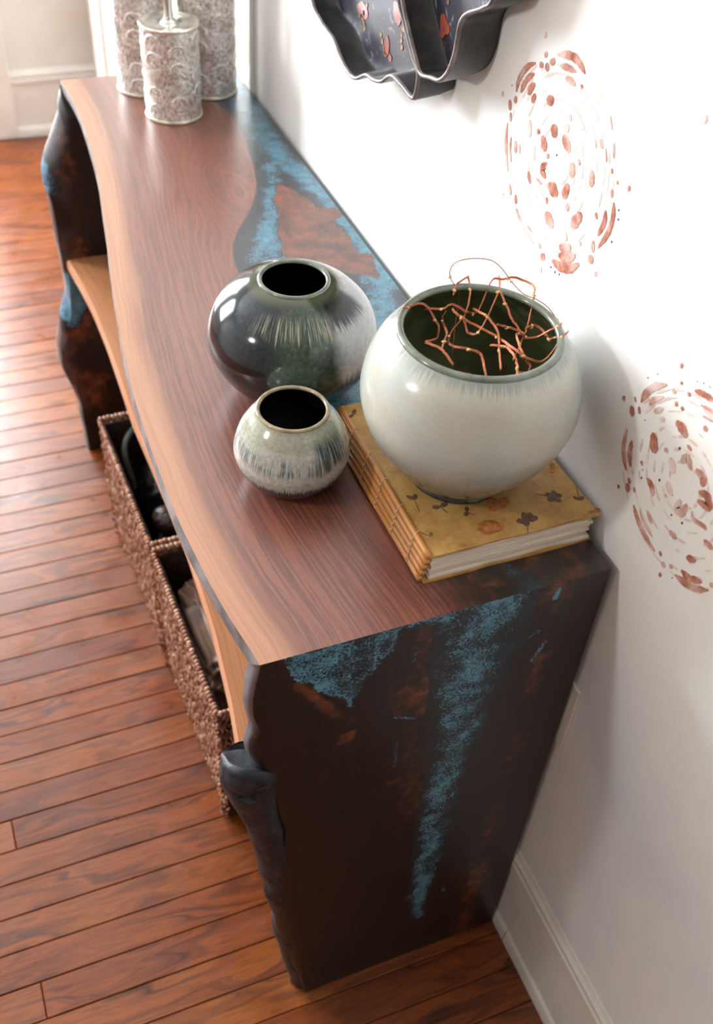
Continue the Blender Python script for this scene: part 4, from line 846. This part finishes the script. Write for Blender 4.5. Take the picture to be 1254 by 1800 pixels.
V, F = tube_vf(catmull([(-.098, .02, .16), (-.109, .045, .235), (-.098, .068, .262), (-.07, .088, .272), (-.03, .09, .268), (.02, .08, .24), (.05, .07, .19)], 50), .0065, 10); mesh('strap', V, F, STRAP, hb)
db = bag('leather_pouch', 'dark brown rounded leather pouch in the middle of the far basket', 'pouch', (-.262, .821, .014))
lump(0, 0, .108, .088, .052, .106, DBRN, 'body', db, .16, 3.0, 41, 2.4)
lump(-.05, .01, .215, .032, .03, .022, DBRN, 'flap', db, .1, 3.0, 43, 2.4)

# ------------------------------------------------------------------ glazed ceramic wall piece, two scalloped dishes in one
art = empty('ceramic_wall_art', 'dark ceramic dish of two scalloped halves, painted blue inside, hanging on the wall', 'wall art', (0, .6, 1.25))
def m_body():
    t = NT('dark_clay_glaze'); p = t.pos(); n = t.noise(p, 40, 5, .65)
    c = t.ramp(n, [(.3, (22, 22, 25)), (.55, (36, 35, 37)), (.75, (64, 56, 51))]); return t.done(c, .4, coat=.15)
def m_blue():
    t = NT('painted_blue_inside'); p = t.pos()
    n = t.noise(p, 20, 5, .65, .8); f = t.noise(p, 55, 4, .7, 1.2)
    c = t.ramp(n, [(.28, (10, 18, 48)), (.42, (20, 24, 46)), (.54, (36, 30, 36)), (.64, (20, 36, 50)), (.78, (70, 64, 74))])
    c = t.mix(t.ma('MULTIPLY', t.ss(f, .56, .66), .6), c, (136, 126, 134))
    return t.done(c, .4, coat=.1)
CLAY, BLUE = m_body(), m_blue(); LIP = flat('worn_lip_glaze', (104, 95, 90), .35, coat=.3, var=.25, sc=60)
CORAL = flat('coral_glaze', (140, 62, 46), .3, coat=.3, var=.2, sc=60); GOLD = flat('gold_glaze', (136, 106, 66), .35, .3, var=.2, sc=60)
AO = np.array((0, .6, 1.25))
def inset(P, d):
    T = np.roll(P, -1, 0)-np.roll(P, 1, 0); T /= np.linalg.norm(T, axis=1)[:, None]+1e-9; N = np.stack([-T[:, 1], T[:, 0]], 1)
    ar = np.sum(P[:, 0]*np.roll(P[:, 1], -1)-P[:, 1]*np.roll(P[:, 0], -1)); return P+N*d*(1 if ar > 0 else -1)
def dish(name, outline, label, xr):
    P = catmull(outline, 260, True); n = len(P)
    prof = [(-.001, .008), (-.02, .003), (xr+.004, 0), (xr+.0008, .0006), (xr, .0025), (xr+.0008, .0046), (xr+.004, .0052), (-.022, .0072), (-.019, .0095)]
    R = [np.c_[np.full(n, x), inset(P, d)] for x, d in prof]; V = np.vstack(R)-AO
    quad = lambda i: [(i*n+j, i*n+(j+1) % n, (i+1)*n+(j+1) % n, (i+1)*n+j) for j in range(n)]
    ob = mesh(name, V, [q for i in (0, 1, 5+1, 7) for q in quad(i)], CLAY, art, label=label)
    mesh('lip', V, [q for i in (2, 3, 4, 5) for q in quad(i)], LIP, ob)
    I = R[-1]; tri = tessellate_polygon([[Vector((p[1], p[2], 0)) for p in I]])
    Q = I-AO; mesh('painted_inside', Q, tri, BLUE, ob, smooth=False)
    return ob
oL = [(.8379, 1.1403), (.7975, 1.1227), (.751, 1.1164), (.7167, 1.1008), (.6882, 1.0947), (.6657, 1.0979), (.6349, 1.114), (.612, 1.1172), (.5871, 1.1247), (.5601, 1.1418), (.5309, 1.143), (.4987, 1.1407), (.4885, 1.150), (.4875, 1.1755), (.507, 1.1895), (.534, 1.2132), (.556, 1.2332), (.60, 1.29), (.63, 1.36), (.66, 1.43), (.74, 1.46), (.81, 1.42), (.87, 1.38), (.895, 1.30), (.885, 1.22)]
oR = [(.5495, 1.2335), (.529, 1.2115), (.5025, 1.1878), (.483, 1.1745), (.4547, 1.1804), (.4336, 1.1864), (.416, 1.2025), (.4063, 1.2243), (.4039, 1.2428), (.4009, 1.2588), (.3893, 1.2702), (.3601, 1.2851), (.3421, 1.3009), (.33, 1.35), (.35, 1.41), (.42, 1.46), (.52, 1.48), (.60, 1.46), (.638, 1.42), (.615, 1.36), (.59, 1.29)]
dl = dish('dish', oL, 'left half of the wall dish, hanging lower', -.055)
dr_ = dish('dish', oR, 'right half of the wall dish, overlapping the left', -.0555)
def blob(y, z, r, sy, sz, mat, par, seed):
    n = 16; r_ = np.random.default_rng(seed); a = np.arange(n)*2*np.pi/n; q = r*(1+.35*np.convolve(r_.normal(0, 1, n+2), [.3, .4, .3], 'valid'))
    V = [(-.0198, y+q[i]*sy*np.cos(a[i]), z+q[i]*sz*np.sin(a[i])) for i in range(n)]+[(-.0188, y+q[i]*sy*np.cos(a[i]), z+q[i]*sz*np.sin(a[i])) for i in range(n)]
    return (np.array(V)-AO).tolist(), [tuple(range(n))]+[(i, n+i, n+(i+1) % n, (i+1) % n) for i in range(n)]
def patches(name, bs, mat, par):
    for b in bs: mesh(name, *b, mat, par, smooth=False)
patches('coral_patch', [blob(.7358, 1.158, .012, 1.4, .8, CORAL, 0, 1), blob(.6525, 1.142, .009, .9, 1.2, CORAL, 0, 2), blob(.64, 1.134, .005, .8, 1.3, CORAL, 0, 3), blob(.629, 1.192, .011, 1, 1.2, CORAL, 0, 4)], CORAL, dl)
patches('gold_patch', [blob(.7255+.004*k, 1.1394+.0045*k, .0035, 1, 1, GOLD, 0, 30+k) for k in range(3)]+[blob(.672-.006*k, 1.15-.006*k, .0033, 1, 1, GOLD, 0, 40+k) for k in range(4)], GOLD, dl)
patches('gold_patch', [blob(.745-.007*k, 1.148+.0022*k*k, .003, 1, 1, GOLD, 0, 50+k) for k in range(6)]+[blob(.608+.003*math.sin(k), 1.158+.007*k, .003, 1, 1, GOLD, 0, 60+k) for k in range(4)], GOLD, dl)
patches('coral_patch', [blob(.504, 1.218, .010, 1.2, 1.1, CORAL, 0, 5), blob(.519, 1.206, .005, 1.6, .6, CORAL, 0, 6), blob(.525, 1.194, .005, .6, 1.3, CORAL, 0, 7), blob(.53, 1.213, .004, 1, .8, CORAL, 0, 8)], CORAL, dr_)
patches('gold_patch', [blob(.50-.007*k, 1.246+.007*k, .003, 1, 1.2, GOLD, 0, 70+k) for k in range(6)], GOLD, dr_)
